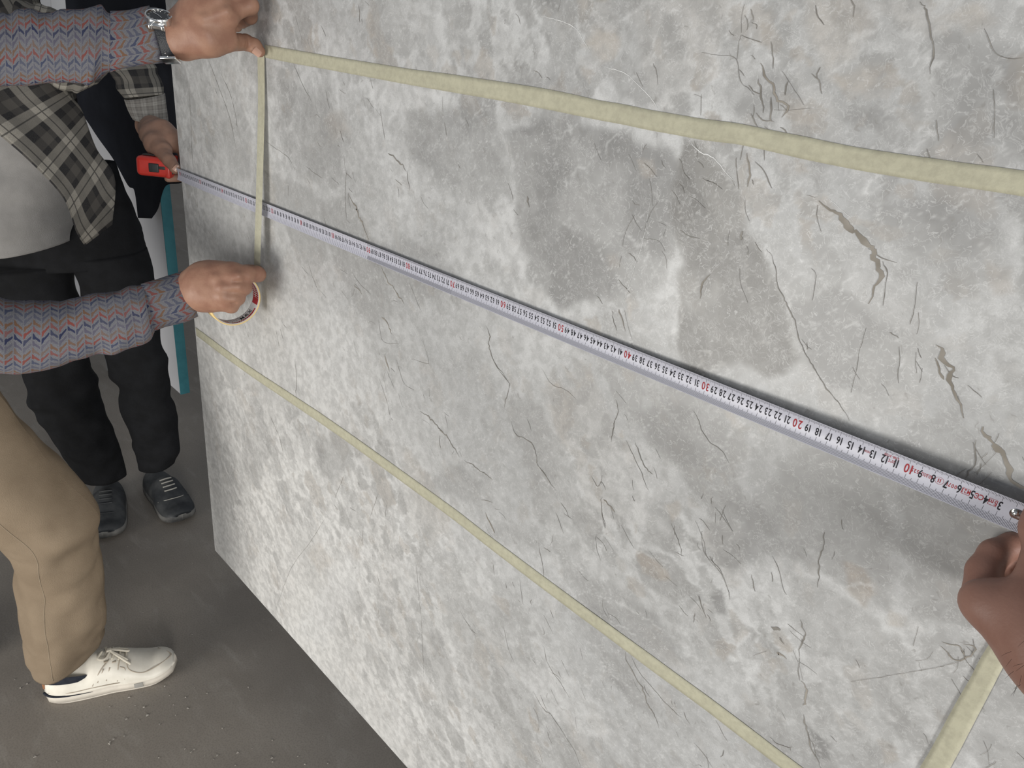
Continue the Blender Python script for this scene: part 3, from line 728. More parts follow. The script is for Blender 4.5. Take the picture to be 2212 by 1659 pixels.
# ================================================================ cloth and skin materials
def skin_mat(name, a, b):
    m = new_mat(name, a, .5, .35); t = NT(m); o = t.obj()
    t.col(t.mix(t.ramp(t.noise(o, 38, 3, .6), .35, .68), a, b)); t.bump(t.noise(o, 420, 2), .12, .002); return m
m_skin_a = skin_mat('skin_tan', (0.3200, 0.1776, 0.1200), (0.2680, 0.1376, 0.0936)); m_skin_b = skin_mat('skin_olive', (0.3060, 0.1785, 0.1258), (0.2635, 0.1487, 0.1020)); m_skin_c = skin_mat('skin_shaded_hand', (0.2730, 0.1482, 0.1131), (0.2418, 0.1248, 0.0936))  # third skin darkened in colour to imitate shade on the hook hand
m_nail = new_mat('finger_nail', (.47, .29, .22), .3, .5)
def zig_mat(name, along=1):
    m = new_mat(name, (.22, .22, .25), .9, .15); t = NT(m); U_ = t.xyz(t.uv()); a, b = (U_[1], U_[0]) if along else (U_[0], U_[1])
    lam, pit = .0285, .0130
    hp = t.math('PINGPONG', a, lam/2); ph = t.math('DIVIDE', hp, lam/2)
    wob = t.math('MULTIPLY', t.math('SUBTRACT', t.noise(t.uv(), 60, 2), .5), .004)
    r = t.math('DIVIDE', t.math('ADD', t.math('ADD', b, t.math('MULTIPLY', hp, .95)), wob), pit); idx = t.math('FLOOR', r); fr = t.math('FRACT', r)
    seg = t.math('FLOOR', t.math('DIVIDE', a, lam/2)); odd = t.math('FRACT', t.math('MULTIPLY', seg, .5))
    q = t.math('ABSOLUTE', t.math('SUBTRACT', ph, t.ramp(odd, .2, .3, 0, 1)))     # 0 at the knob end of each stroke
    w = t.math('ADD', t.ramp(q, .16, .30, .40, .215), t.ramp(q, .78, .92, 0, -.22)); d = t.math('ABSOLUTE', t.math('SUBTRACT', fr, .5))
    msk = t.ramp(t.math('SUBTRACT', w, d), -.03, .06)
    cr = t.n('ValToRGB'); cr.color_ramp.interpolation = 'CONSTANT'; els = cr.color_ramp.elements
    cols = [(0.0176, 0.0224, 0.0576), (0.1600, 0.0416, 0.0336), (0.1280, 0.0704, 0.0416), (0.0680, 0.0704, 0.1000), (0.0360, 0.0440, 0.0800), (0.1480, 0.0440, 0.0368), (0.1200, 0.0720, 0.0480), (0.0760, 0.0720, 0.1000)]
    while len(els) < len(cols): els.new(.5)
    for i, c_ in enumerate(cols): els[i].position = i/len(cols); els[i].color = (*c_, 1)
    t.put(cr.inputs[0], t.math('FRACT', t.math('ADD', t.math('DIVIDE', idx, 8.), .0625)))
    wn = t.n('TexWhiteNoise', noise_dimensions='2D'); t.put(wn.inputs['Vector'], t.comb(idx, seg))
    bgc = t.mix(t.ramp(t.noise(t.mapv(t.uv(), (1, 1, 1)), 900, 2), .35, .7), (0.0925, 0.0925, 0.1036), (0.1665, 0.1665, 0.1813))
    t.col(t.mix(t.math('MULTIPLY', msk, t.ramp(wn.outputs[0], 0, 1, .62, .95)), bgc, cr.outputs[0])); t.bump(t.noise(t.uv(), 700, 2), .25, .002); return m
m_zig = zig_mat('zigzag_print_cotton', 1); m_zigc = zig_mat('zigzag_print_cuff', 0)
def plaid_mat(name, dark, light, mid, sc, lo=.38):
    m = new_mat(name, dark, .92, .12); t = NT(m); U_ = t.xyz(t.uv())
    def band(x, ofs):
        f = t.math('FRACT', t.math('ADD', t.math('DIVIDE', x, sc), ofs)); return t.math('MULTIPLY', t.ramp(f, 0, .02), t.ramp(f, lo, lo+.02, 1, 0)), t.ramp(t.math('ABSOLUTE', t.math('SUBTRACT', f, lo*.5)), .010, .022, 1, 0), t.math('MULTIPLY', t.ramp(f, .62, .64), t.ramp(f, .86, .88, 1, 0))
    bu, lu, mu = band(U_[0], .1); bv, lv, mv = band(U_[1], .35)
    s_ = t.math('MULTIPLY', t.math('ADD', bu, bv), .5); m_ = t.math('MULTIPLY', t.math('ADD', mu, mv), .5)
    c = t.mix(m_, dark, mid); c = t.mix(s_, c, light); c = t.mix(t.math('MULTIPLY', t.math('MAXIMUM', lu, lv), .75), c, dark)
    t.col(t.mix(t.ramp(t.noise(t.uv(), 500, 2), .3, .7, 0, .35), c, mid)); t.bump(t.noise(t.uv(), 800, 2), .2, .002); return m
m_plaid = plaid_mat('dark_plaid_flannel', (.022, .022, .024), (.34, .315, .27), (.085, .078, .070), .105)
m_plaidc = plaid_mat('pale_plaid_cuff', (.17, .155, .14), (.37, .35, .315), (.25, .23, .205), .026, .42)
m_tee = noisy('grey_cotton', (0.2783, 0.2678, 0.2572), (0.2467, 0.2373, 0.2278), 30, .95, .1, 3, .2, 500); m_jean = noisy('black_denim', (0.0064, 0.0066, 0.0075), (0.0097, 0.0101, 0.0116), 25, .85, .2, 3, .3, 600)
m_khaki = noisy('khaki_twill', (0.1980, 0.1526, 0.1058), (0.1692, 0.1282, 0.0878), 14, .9, .15, 4, .3, 500)
m_navy = noisy('navy_cloth', (.011, .012, .017), (.017, .019, .026), 8, .9, .15, 3)
m_hair = noisy('dark_hair', (.018, .013, .010), (.03, .022, .016), 120, .6)
m_sneak = noisy('white_leather', (.66, .625, .55), (.58, .545, .475), 26, .5, .4, 3); m_sole = noisy('cream_rubber', (.60, .55, .475), (.50, .46, .40), 22, .7, .3, 3)
m_kseam = noisy('khaki_seam', (0.2475, 0.1988, 0.1425), (0.2250, 0.1800, 0.1275), 60, .9)
m_seam = noisy('beige_stitching', (.36, .31, .25), (.33, .28, .22), 50, .8); m_lace = noisy('cream_lace', (.60, .55, .46), (.54, .5, .42), 200, .9); m_navyl = noisy('navy_lining', (.012, .014, .022), (.02, .023, .032), 80, .9); m_tan = noisy('tan_leather', (.26, .12, .06), (.22, .1, .05), 40, .7)
m_grey_r = noisy('grey_rubber', (.30, .29, .26), (.26, .25, .23), 60, .7)
m_dshoe = noisy('worn_black_leather', (.016, .018, .021), (.055, .057, .058), 17, .65, .4, 5); m_dsole = noisy('dusty_rubber', (.025, .026, .027), (.16, .155, .145), 12, .8, .3, 4)
m_strap = noisy('navy_leather_strap', (.012, .014, .018), (.02, .022, .026), 90, .45, .4, 3, .3, 500); m_dial = new_mat('black_dial', (.008, .008, .009), .12, .6)

# ================================================================ limb builder: every ring is an ellipse through two outline points at a given distance
def limb(name, rings, mat, parent, nseg=56, nlen=None, wr=.004, wsc=(26, 9), horiz=False, cap=(True, True), thick=0., seed=0., folds=(), uoff=0., voff=0., label=None):
    A, B, R2 = [], [], []
    for g in rings:
        a, b = D(g[0], g[1], g[4]), D(g[2], g[3], g[4]); A.append(a); B.append(b); R2.append(g[5] if len(g) > 5 else .8)
    A, B, R2 = np.array(A), np.array(B), np.array(R2)
    n = nlen or max(8, int(np.linalg.norm(np.diff((A+B)/2, axis=0), axis=1).sum()/.009))
    A, B = catmull(A, n), catmull(B, n); R2 = catmull(np.stack([R2, R2*0, R2*0], -1), n)[:, 0]
    C_c = (A+B)/2; Lv = np.concatenate([[0], np.cumsum(np.linalg.norm(np.diff(C_c, axis=0), axis=1))])
    V, UVs = [], []; rm = np.mean(np.linalg.norm(B-A, axis=1))/2
    th = np.linspace(0, 2*math.pi, nseg+1)
    T = np.gradient(C_c, axis=0)
    for i in range(n):
        h = (B[i]-A[i])/2; r = np.linalg.norm(h)
        if horiz: h = np.array([h[0], h[1], h[2]]); bdir = CAM-C_c[i]; bdir = unit(np.array([bdir[0], bdir[1], 0])); bdir = unit(bdir-unit(h)*(bdir@unit(h)))
        else: bdir = unit(CAM-C_c[i]); bdir = unit(np.cross(np.cross(unit(h), bdir), unit(h)))
        P = C_c[i]+np.cos(th)[:, None]*h+np.sin(th)[:, None]*bdir*r*R2[i]
        dirs = P-C_c[i]; dirs /= np.linalg.norm(dirs, axis=1)[:, None]
        q = np.stack([np.cos(th)*rm*wsc[1]*2.2+seed, np.sin(th)*rm*wsc[1]*2.2+Lv[i]*wsc[0]*.35, np.full(nseg+1, Lv[i]*wsc[0]+seed*3)], -1)
        dsp = wr*fbm(q, 2)
        for (f0, fw_, amp, sl) in folds:      # folds: position along, width, height, slant
            x = (Lv[i]/Lv[-1]-f0-sl*np.sin(th+f0*9))/fw_; dsp = dsp+amp*np.exp(-x*x)*(.55+.45*np.cos(2*th+f0*13))
        P = P+dirs*dsp[:, None]; V.append(P); UVs.append(np.stack([th*rm+uoff, np.full(nseg+1, Lv[i]+voff)], -1))
    V = np.array(V).reshape(-1, 3); UVs = np.array(UVs).reshape(-1, 2); m = nseg+1; f = grid_faces(n, m)
    if thick:
        k = len(V); cen = np.repeat(C_c, m, 0); inn = V-(V-cen)/np.linalg.norm(V-cen, axis=1)[:, None]*thick; V = np.vstack([V, inn]); UVs = np.vstack([UVs, UVs])
        f = f+[tuple(i+k for i in q[::-1]) for q in f]+[(j, k+j, k+j+1, j+1) for j in range(nseg)]+[((n-1)*m+j, (n-1)*m+j+1, k+(n-1)*m+j+1, k+(n-1)*m+j) for j in range(nseg)]
    else:
        if cap[0]: f = f+[tuple(range(nseg))[::-1]]
        if cap[1]: f = f+[tuple(range((n-1)*m, (n-1)*m+nseg))]
    # orient outward
    global LAST; LAST = V[:n*m].reshape(n, m, 3)+0.; 
    ob = mk(name, V, f, mat, parent, uv=UVs, label=label); return ob
def sheet(name, A, B, mat, parent, depthsA, depthsB, n=40, m=22, bulge=.03, fold=.006, nf=4, th=.003, seed=0., label=None, usc=1., fade=False):
    a = catmull(np.array([D(x, y, d) for (x, y), d in zip(A, depthsA)]), n); b = catmull(np.array([D(x, y, d) for (x, y), d in zip(B, depthsB)]), n); V, UVs = [], []
    La = np.concatenate([[0], np.cumsum(np.linalg.norm(np.diff((a+b)/2, axis=0), axis=1))])
    for i in range(n):
        w = np.linalg.norm(b[i]-a[i])
        for j in range(m):
            s = j/(m-1); p = lerp(a[i], b[i], s); v = unit(CAM-p)
            p = p+v*(bulge*math.sin(math.pi*s)+fold*math.sin(s*nf*2*math.pi+i*.05+seed)*(max(0, 1-1.15*i/n) if fade else min(1, .25+i/n))+.5*fold*float(fbm(np.array([s*3+seed, i*.12, 1.]), 2))); V.append(p); UVs.append((s*w*usc+seed, La[i]*usc))
    V = np.array(V); k = len(V); c0 = np.array([unit(CAM-p) for p in V]); V2 = np.vstack([V, V-c0*th]); f = grid_faces(n, m)
    bd = [j for j in range(m)]+[i*m+m-1 for i in range(1, n)]+[(n-1)*m+j for j in range(m-2, -1, -1)]+[i*m for i in range(n-2, 0, -1)]
    f = f+[tuple(i+k for i in q[::-1]) for q in f]+[(bd[i], k+bd[i], k+bd[(i+1) % len(bd)], bd[(i+1) % len(bd)]) for i in range(len(bd))]
    return mk(name, V2, f, mat, parent, uv=np.vstack([UVs, UVs]), label=label)
def chain(pts, k=None):   # [(px,py,depth,radius_px)...] -> capsules
    P = [(D(x, y, d), r*d/FPX) for x, y, d, r in pts]; return [((a[0], b[0], a[1], b[1]) if k is None else (a[0], b[0], a[1], b[1], k)) for a, b in zip(P, P[1:])]
def nail(name, px, py, d, w, l, ang, parent, tilt=.3):
    c = D(px, py, d); x = unit(math.cos(ang)*CR-math.sin(ang)*CU); z = unit(unit(CAM-c)-x*(unit(CAM-c)@x)+tilt*0*CU); y = np.cross(z, x); V = []
    for i in range(5):
        for j in range(5):
            u, v = i/2-1, j/2-1; s = math.sqrt(max(0, 1-.45*v*v)) if u > 0 else 1; V.append(c+x*u*l*s+y*v*w*(1-.15*max(0, u))+z*(-.0012*v*v-.0004*u*u))
    V += [q-z*.0006 for q in V]; f = grid_faces(5, 5); f += [tuple(i+25 for i in q[::-1]) for q in f]
    return mk(name, V, f, m_nail, parent)
def join_mesh(parts): 
    mb = MB()
    for v, f in parts: mb.add((list(v), [tuple(q) for q in f]))
    return mb
def head_geo(c, fwd):
    f = unit(fwd); z = np.array([0, 0, 1.]); r = np.cross(f, z)
    P = lambda a, b, d: np.asarray(c)+r*a+f*b+z*d
    prims = [(P(0, -.015, -.22), P(0, -.005, -.09), .058, .055, .02), (P(0, .035, -.055), P(0, .055, -.085), .045, .03, .03), (P(-.03, .02, -.05), P(.03, .02, -.05), .045, .045, .03), (P(0, .093, .012), P(0, .108, -.020), .009, .014, .012),
             (P(-.016, .092, -.052), P(.016, .092, -.052), .008, .008, .006), (P(-.045, .080, .026), P(.045, .080, .026), .012, .012, .012)]
    for s in (-1, 1): prims += [(P(s*.078, -.005, .02), P(s*.076, -.002, -.02), .012, .008, .006)]
    ell = [(np.asarray(c)+z*.025-f*.005, (r, f, z), np.array([.077, .097, .105]), .02)]
    cuts = [(P(s*.032, .108, .008), P(s*.034, .108, .006), .014, .01) for s in (-1, 1)]+[(P(-.018, .104, -.0605), P(.018, .104, -.0605), .002, .003)]
    eyes = [P(s*.033, .081, .006) for s in (-1, 1)]
    hair = sdf_mesh([(P(0, -.03, .0), P(0, -.02, .06), .085, .075, .02)], .006, .02, cuts=[(P(-.08, .10, -.02), P(.08, .10, -.02), .062, .01)], ell=[(np.asarray(c)+z*.035-f*.012, (r, f, z), np.array([.083, .101, .105]), .02)])
    return sdf_mesh(prims, .004, .012, cuts=cuts, ell=ell), eyes, hair
def ball(c, r, n=10):
    V = [np.asarray(c)+r*np.array([math.sin(a)*math.cos(b), math.sin(a)*math.sin(b), math.cos(a)]) for a in np.linspace(.01, math.pi-.01, n) for b in np.linspace(0, 2*math.pi, 2*n, endpoint=False)]
    return V, grid_faces(n, 2*n, True)
m_eye = new_mat('eye_white', (.5, .48, .45), .2); m_iris = new_mat('brown_iris', (.03, .018, .01), .15)
def add_head(c, fwd, bodyparts, person):
    g, eyes, hair = head_geo(c, fwd); bodyparts.append(g); mk('hair', hair[0], hair[1], m_hair, person)
    for e in eyes:
        ey = mk('eye', *ball(e, .0115), m_eye, person); mk('iris', *ball(e+unit(fwd)*.0066, .0058, 8), m_iris, ey)

# ---------------------------------------------------------------- shoes (built in a foot frame: l along the sole, w sideways, h up)
def shoe(person, heel, toe, width, mats, label, detail=False):
    heel, toe = np.array(heel, float), np.array(toe, float); x = unit(toe-heel); z = np.array([0, 0, 1.]); y = np.cross(z, x); L = np.linalg.norm(toe-heel)
    P = lambda l, w, h: heel+x*l*L+y*w*width+z*h
    ls = np.linspace(0, 1, 26)
    hw = lambda l: (.36+.10*math.sin(math.pi*min(1, l*1.15+.02))**1 if l < .5 else .40+.10*math.sin(math.pi*(l-.35)/.8))*(math.sqrt(max(0, 1-((l-.5)/.5)**6)) if l > .5 else math.sqrt(max(0, 1-((.5-l)/.5)**8)))
    shift = lambda l: .05*math.sin(math.pi*l)
    st = lambda l: .030-.008*l+.006*max(0, l-.85)/.15          # top of the sole
    def outline(g): return [(l, hw(l)*g+shift(l)) for l in ls]+[(l, -hw(l)*g+shift(l)) for l in ls[::-1]]
    def slab_(h0, h1, g0, g1):
        a, b = outline(g0), outline(g1); n = len(a); V = [P(.5+(l-.5)*g0, w, h0(l)) for l, w in a]+[P(.5+(l-.5)*g1, w, h1(l)) for l, w in b]
        return V, [tuple(range(n))[::-1], tuple(range(n, 2*n))]+[(i, (i+1) % n, n+(i+1) % n, n+i) for i in range(n)]
    sh = bpy.data.objects.new('shoe', None); 
    COL.objects.link(sh); sh.parent = person; sh['label'] = label
    rise = lambda l: .010*max(0, l-.82)/.18
    s1 = MB(); s1.add(slab_(lambda l: 0.0005+rise(l), lambda l: .008+rise(l), .93, 1.0)); s1.add(slab_(lambda l: .008+rise(l), lambda l: st(l)+rise(l), 1.0, .985)); s1.mk('sole', mats[1], sh)
    top = lambda l: (.078-.004*l if l < .30 else lerp(.0768, .098, float(sm(np.array(l), .30, .40))) if l < .42 else lerp(.098, .052, float(sm(np.array(l), .42, .84)))-(.026*((l-.84)/.16)**2 if l > .84 else 0))
    V = []; na = 20
    for l in np.linspace(.015, .985, 40):
        for k in range(na+1):
            a = math.pi*k/na; w = math.cos(a); s_ = math.sin(a)**.72
            hgt = top(l)-st(l); ww = hw(l)*.96*(1-.34*math.sin(a)**3 if l < .5 else 1-.16*math.sin(a)**3)
            V.append(P(.5+(l-.5)*.985, w*ww/max(.55, 1)+shift(l), st(l)-.003+rise(l)+hgt*s_))
    f = grid_faces(40, na+1); f += [tuple(range(na+1)), tuple(range(39*(na+1), 40*(na+1)))[::-1]]
    up = mk('upper', V, f, mats[0], sh)
    surf = lambda l, w: P(.5+(l-.5)*.985, w*hw(l)*.975+shift(l), st(l)-.002+rise(l)+(top(l)-st(l))*max(0, 1-abs(w)**2.3)**.55)
    def line(pts, r, nm, mt_, par): mk(nm, *tube_geo(catmull(np.array([surf(l, w) for l, w in pts])+z*r*.3, 5*len(pts)), r, 6), mt_, par)
    if detail:
        sd = -1      # camera side
        line([(.62, sd*.30), (.64, sd*.72), (.74, sd*.80), (.86, sd*.62), (.95, sd*.2), (.955, .2), (.86, .62)], .0011, 'seam', m_seam, up)
        line([(.36, sd*.97), (.43, sd*.75), (.50, sd*.42)], .0012, 'seam', m_seam, up); line([(.545, sd*.97), (.56, sd*.70), (.575, sd*.40)], .0012, 'seam', m_seam, up)
        line([(.40, sd*.95), (.455, sd*.72)], .0014, 'seam', m_seam, up); line([(.465, sd*.95), (.50, sd*.70)], .0014, 'seam', m_seam, up)
        line([(.60, sd*.95), (.61, sd*.72), (.575, sd*.66)], .001, 'seam', m_seam, up); line([(.04, sd*.985), (.2, sd*.985), (.36, sd*.985), (.56, sd*.985)], .0010, 'seam', m_seam, up)
        for l in (.475, .535): mk('eyelet', *rbox_geo(surf(l, sd*.50), (x, y, z), (.0045, .002, .0014), .001, 2), m_seam, up)
        for i, l in enumerate((.47, .52, .565, .61)): line([(l, -.42), (l+.012, 0), (l, .42)], .0028, 'lace', m_lace, sh)
        for pts in ([(.45, -.05), (.42, -.40), (.47, -.46), (.505, -.1), (.50, 0)], [(.50, 0), (.57, .06), (.635, .10), (.63, .2), (.56, .16), (.50, .03)], [(.50, 0), (.57, -.25), (.635, -.42)], [(.50, .0), (.58, -.36), (.655, -.58)]):
            p = catmull(np.array([surf(l, w)+z*.006 for l, w in pts]), 26); mk('lace', *tube_geo(p, .0028, 7), m_lace, sh)
        mk('lace_knot', *rbox_geo(surf(.50, 0)+z*.006, (x, y, z), (.006, .006, .004), .003, 3), m_lace, sh)
        pc = [(.005, .9), (.0, .3), (.0, -.3), (.01, -.85), (.10, -.93), (.22, -.9), (.33, -.8)]
        Vc = []
        for l, w in catmull(np.array([(a, b, 0) for a, b in pc]), 30)[:, :2]:
            hb = .060-.03*max(0, l-.1); 
            for q in (0, 1): Vc.append(P(.5+(l-.5)*.995, w*hw(max(l, .03))*(.90-.08*q)+shift(l), hb+.026*q*(1-l*1.5)))
        mk('collar', Vc, grid_faces(30, 2), m_navyl, sh)
        mk('heel_tab', *rbox_geo(P(.022, 0, .060), (x, y, z), (.004, .018, .020), .003, 3), m_tan, sh)
        p = np.array([P(.5+(l-.5)*1.003, -hw(l)*.99+shift(l), .029-.012*l) for l in np.linspace(.012, .36, 20)]); mk('heel_stripe', *tube_geo(p, np.linspace(.003, .0007, 20), 6), m_navyl, sh)
        p = [P(.66, -hw(.66)*1.01+shift(.66), .016), P(.73, -hw(.73)*1.01+shift(.73), .016)]; mk('sole_patch', *rbox_geo((p[0]+p[1])/2, (unit(p[1]-p[0]), np.cross(z, unit(p[1]-p[0])), z), (.010, .001, .007), .0008, 2), m_grey_r, sh)
    else:
        for l in (.46, .51, .56, .61): line([(l, -.36), (l+.01, 0), (l, .36)], .0026, 'lace', mats[2], sh)
        line([(.66, -.85), (.72, -.3), (.725, .3), (.66, .85)], .0015, 'seam', mats[2], up)
    return sh
# ================================================================ person who holds the masking tape
pa = empty('person', (.06, -.40, 0), 'person in zigzag print shirt and khaki trousers sticking masking tape on the slab', 'person')
limb('sleeve', [(-330, 0, -330, 215, 1.28), (-150, 22, -145, 212, 1.25), (0, 30, 2, 190, 1.215), (60, 25, 68, 181, 1.20), (130, 29, 137, 177, 1.185), (200, 18, 194, 175, 1.17), (232, 28, 231, 154, 1.16), (246, 29, 246, 148, 1.157)],
     m_zig, pa, wr=.0035, folds=[(.60, .018, -.006, .02), (.93, .02, .007, -.02), (.84, .025, .005, .03), (.76, .02, -.004, .0)], seed=1.3)
limb('cuff', [(238, 28, 238, 152, 1.159), (280, 25, 276, 143, 1.148), (305, 21, 312, 138, 1.141), (324, 18, 351, 132, 1.135)], m_zigc, pa, wr=.0012, thick=.002, seed=2.1)
limb('sleeve', [(-690, 120, -770, 320, 1.02), (-560, 270, -650, 480, 1.09), (-360, 440, -420, 660, 1.16), (-130, 590, -150, 800, 1.22), (0, 646, 0, 808, 1.25), (69, 651, 62, 808, 1.265), (145, 646, 150, 783, 1.28), (200, 634, 212, 766, 1.285), (252, 629, 268, 756, 1.29), (302, 615, 320, 738, 1.295), (312, 613, 334, 716, 1.297)],
     m_zig, pa, wr=.0035, folds=[(.60, .02, -.007, .03), (.66, .02, .006, .03), (.74, .02, -.004, -.03), (.93, .02, .006, -.03)], seed=5.2, uoff=.006)
limb('cuff', [(304, 614, 328, 716, 1.296), (350, 600, 364, 704, 1.302), (380, 590, 402, 695, 1.307), (400, 584, 428, 683, 1.31)], m_zigc, pa, wr=.001, thick=.002, seed=3.4, uoff=.004)
sc_ = np.array([-.15, -.57, 1.36]); hp_ = np.array([-.10, -.60, .92]); sw = unit(np.array([.68, -.73, 0])); sf = unit(np.array([.73, .68, 0]))
def loft_w(name, rows, mat, parent, nseg=40, wr=.004, seed=0., label=None):
    V, UVs, L = [], [], 0; pc = None; th = np.linspace(0, 2*math.pi, nseg+1); n = 36
    Cn = catmull([r[0] for r in rows], n); a = catmull([(r[1], r[2], 0) for r in rows], n); ax = catmull([r[3] for r in rows], n); bx = catmull([r[4] for r in rows], n)
    for i in range(n):
        if pc is not None: L += np.linalg.norm(Cn[i]-pc)
        pc = Cn[i]; P = Cn[i]+np.cos(th)[:, None]*ax[i]*a[i, 0]+np.sin(th)[:, None]*bx[i]*a[i, 1]
        q = np.stack([np.cos(th)*2+seed, np.sin(th)*2, np.full(nseg+1, L*14)], -1); P = P+(P-Cn[i])*((wr*fbm(q, 2))/max(a[i]))[:, None]; V.append(P); UVs.append(np.stack([th*.17, np.full(nseg+1, L)], -1))
    m = nseg+1; f = grid_faces(n, m)+[tuple(range(nseg))[::-1], tuple(range((n-1)*m, (n-1)*m+nseg))]
    return mk(name, np.array(V).reshape(-1, 3), f, mat, parent, uv=np.array(UVs).reshape(-1, 2), label=label)
loft_w('shirt', [(hp_-np.array([0, 0, .08]), .200, .150, sw, sf), (hp_+np.array([0, 0, .08]), .19, .138, sw, sf), (lerp(hp_, sc_, .6), .19, .125, sw, sf), (sc_+np.array([0, 0, -.02]), .205, .115, sw, sf), (sc_+np.array([0, 0, .06]), .15, .085, sw, sf), (sc_+np.array([0, 0, .10]), .07, .065, sw, sf)], m_zig, pa)
limb('trouser_leg', [(82, 1416, 209, 1398, 1.69, 1.2), (66, 1385, 214, 1375, 1.66, 1.0), (53, 1330, 219, 1345, 1.63, .8), (43, 1260, 215, 1280, 1.60, .8), (30, 1190, 209, 1195, 1.565, .8), (-5, 1150, 206, 1112, 1.53, .85), (-75, 1110, 148, 1040, 1.49, .85), (-145, 1060, 88, 972, 1.45, .85), (-225, 990, 0, 866, 1.41, .85), (-330, 900, -110, 730, 1.38, .85)],
     m_khaki, pa, horiz=True, wr=.008, wsc=(13, 6), folds=[(.03, .02, .006, .05), (.10, .025, -.004, -.06), (.34, .02, -.006, .05), (.40, .02, .005, .05), (.46, .025, -.006, .04), (.52, .03, .006, .05)], seed=8.)
SEAM = LAST[:, 13]+np.array([unit(CAM-p)*.0012 for p in LAST[:, 13]]); mk('side_seam', *tube_geo(SEAM[2:]-np.array([unit(CAM-p)*.0010 for p in SEAM[2:]]), .0008, 5), m_kseam, pa)
sl = catmull(np.array([D(*q) for q in [(128, 1482, 1.635), (124, 1400, 1.60), (112, 1300, 1.565), (108, 1220, 1.53), (92, 1165, 1.505), (60, 1110, 1.46)]]), 40)
lw = [(np.array([-.28, -.72, .02]), .062, .062, sw, sf), (np.array([-.27, -.70, .12]), .065, .065, sw, sf), (np.array([-.24, -.62, .48]), .075, .08, sw, sf), (np.array([-.20, -.58, .80]), .09, .10, sw, sf), (np.array([-.17, -.57, .92]), .10, .115, sw, sf)]
loft_w('trouser_leg', lw, m_khaki, pa)
loft_w('trouser_seat', [(hp_+np.array([0, 0, -.12]), .15, .12, sw, sf), (hp_, .175, .13, sw, sf), (hp_+np.array([0, 0, .10]), .165, .12, sw, sf)], m_khaki, pa)
sd_ = unit(np.array([.353, .936, 0])); hl_ = np.array([.036, -.448, 0]); shoe(pa, hl_, hl_+sd_*.292, .108, (m_sneak, m_sole, m_lace), 'white leather sneaker with cream laces', True)
shoe(pa, (-.30, -.79, 0), (-.20, -.52, 0), .108, (m_sneak, m_sole, m_lace), 'white leather sneaker behind', False)
# upper hand (left): thumb pressed on the stone, forefinger hooked
def dS(px, py, Y=-.008): return depth(S(px, py, Y))
wl = [(312, 78, 1.155, 28), (352, 78, 1.142, 33), (395, 72, 1.124, 40)]
hand1 = chain(wl, .01)+chain([(395, 88, 1.122, 33), (435, 62, 1.115, 43), (470, 25, 1.11, 38)], .02)+chain([(395, 60, 1.122, 33), (440, 20, 1.112, 38), (470, -25, 1.11, 34)], .02)
hand1 += chain([(440, 60, 1.115, 36), (492, 38, 1.105, 20)], .02)
hand1 += chain([(482, 34, 1.108, 21), (541, 12, 1.125, 16.5), (541, 36, dS(541, 36)-.012, 13.5), (524, 50, dS(524, 50)-.006, 11)], .006)
hand1 += chain([(470, 5, 1.105, 20), (530, -22, 1.115, 16), (536, 10, 1.15, 13.5), (512, 58, dS(512, 58)-.008, 10.5)], .005)
hand1 += chain([(455, -30, 1.105, 19), (518, -55, 1.115, 15), (530, -20, 1.16, 12), (520, 15, dS(520, 15)-.008, 10)], .005)
hand1 += chain([(440, -60, 1.11, 17), (500, -85, 1.12, 12), (520, -60, 1.16, 10)], .005)
hand1 += chain([(400, 92, 1.118, 28), (455, 90, 1.112, 24), (492, 90, 1.125, 19.5)], .018)+chain([(492, 90, 1.125, 19.5), (531, 92, dS(531, 92)-.03, 16.5), (549, 99, dS(549, 99)-.015, 15.5), (561, 111, dS(561, 111)-.006, 11.5)], .004)
hand1 += chain([(400, 60, 1.099, 5), (440, 42, 1.085, 5), (490, 25, 1.090, 7)], .01)+chain([(400, 45, 1.101, 4), (440, 20, 1.086, 5), (475, -5, 1.087, 7)], .01)
cuts1 = [(D(534, 84, dS(534, 92)-.052), D(531, 104, dS(531, 92)-.05), .0016, .003), (D(539, 86, dS(539, 92)-.048), D(537, 104, dS(537, 92)-.046), .0012, .003)]
# lower hand (right): closed round the roll, forefinger drawing the strip
hand2 = chain([(375, 640, 1.322, 30), (412, 626, 1.315, 37), (450, 620, 1.30, 45)], .01)+chain([(440, 605, 1.30, 38), (505, 598, 1.288, 27)], .02)+chain([(440, 635, 1.30, 38), (490, 645, 1.292, 28)], .02)
hand2 += chain([(460, 600, 1.298, 34), (500, 592, 1.29, 24)], .015)
hand2 += chain([(500, 597, 1.288, 24), (530, 593, 1.290, 19), (556, 592, 1.312, 16.5), (560, 596, 1.345, 13)], .006)
hand2 += chain([(495, 618, 1.285, 21), (527, 621, 1.290, 15.5), (520, 628, 1.33, 13), (500, 625, 1.345, 11)], .006)
hand2 += chain([(488, 637, 1.287, 20), (513, 644, 1.293, 14.5), (506, 648, 1.335, 12), (490, 642, 1.345, 10)], .006)
hand2 += chain([(478, 652, 1.29, 18), (500, 662, 1.297, 13.5), (494, 662, 1.335, 11), (480, 655, 1.34, 9)], .006)
hand2 += chain([(440, 595, 1.31, 26), (490, 590, 1.335, 18), (535, 587, 1.35, 14), (555, 582, 1.362, 11)], .008)
hand2 += chain([(432, 608, 1.280, 6), (470, 604, 1.269, 6), (515, 597, 1.270, 7)], .012)+chain([(436, 624, 1.277, 6), (480, 621, 1.267, 6), (515, 620, 1.274, 7)], .012)+chain([(440, 640, 1.280, 5), (480, 641, 1.272, 6), (505, 644, 1.279, 7)], .012)
cuts2 = [(D(505, 609, 1.264), D(540, 608, 1.276), .0014, .004), (D(500, 632, 1.266), D(524, 634, 1.276), .0014, .004), (D(488, 650, 1.272), D(510, 654, 1.280), .0012, .004)]
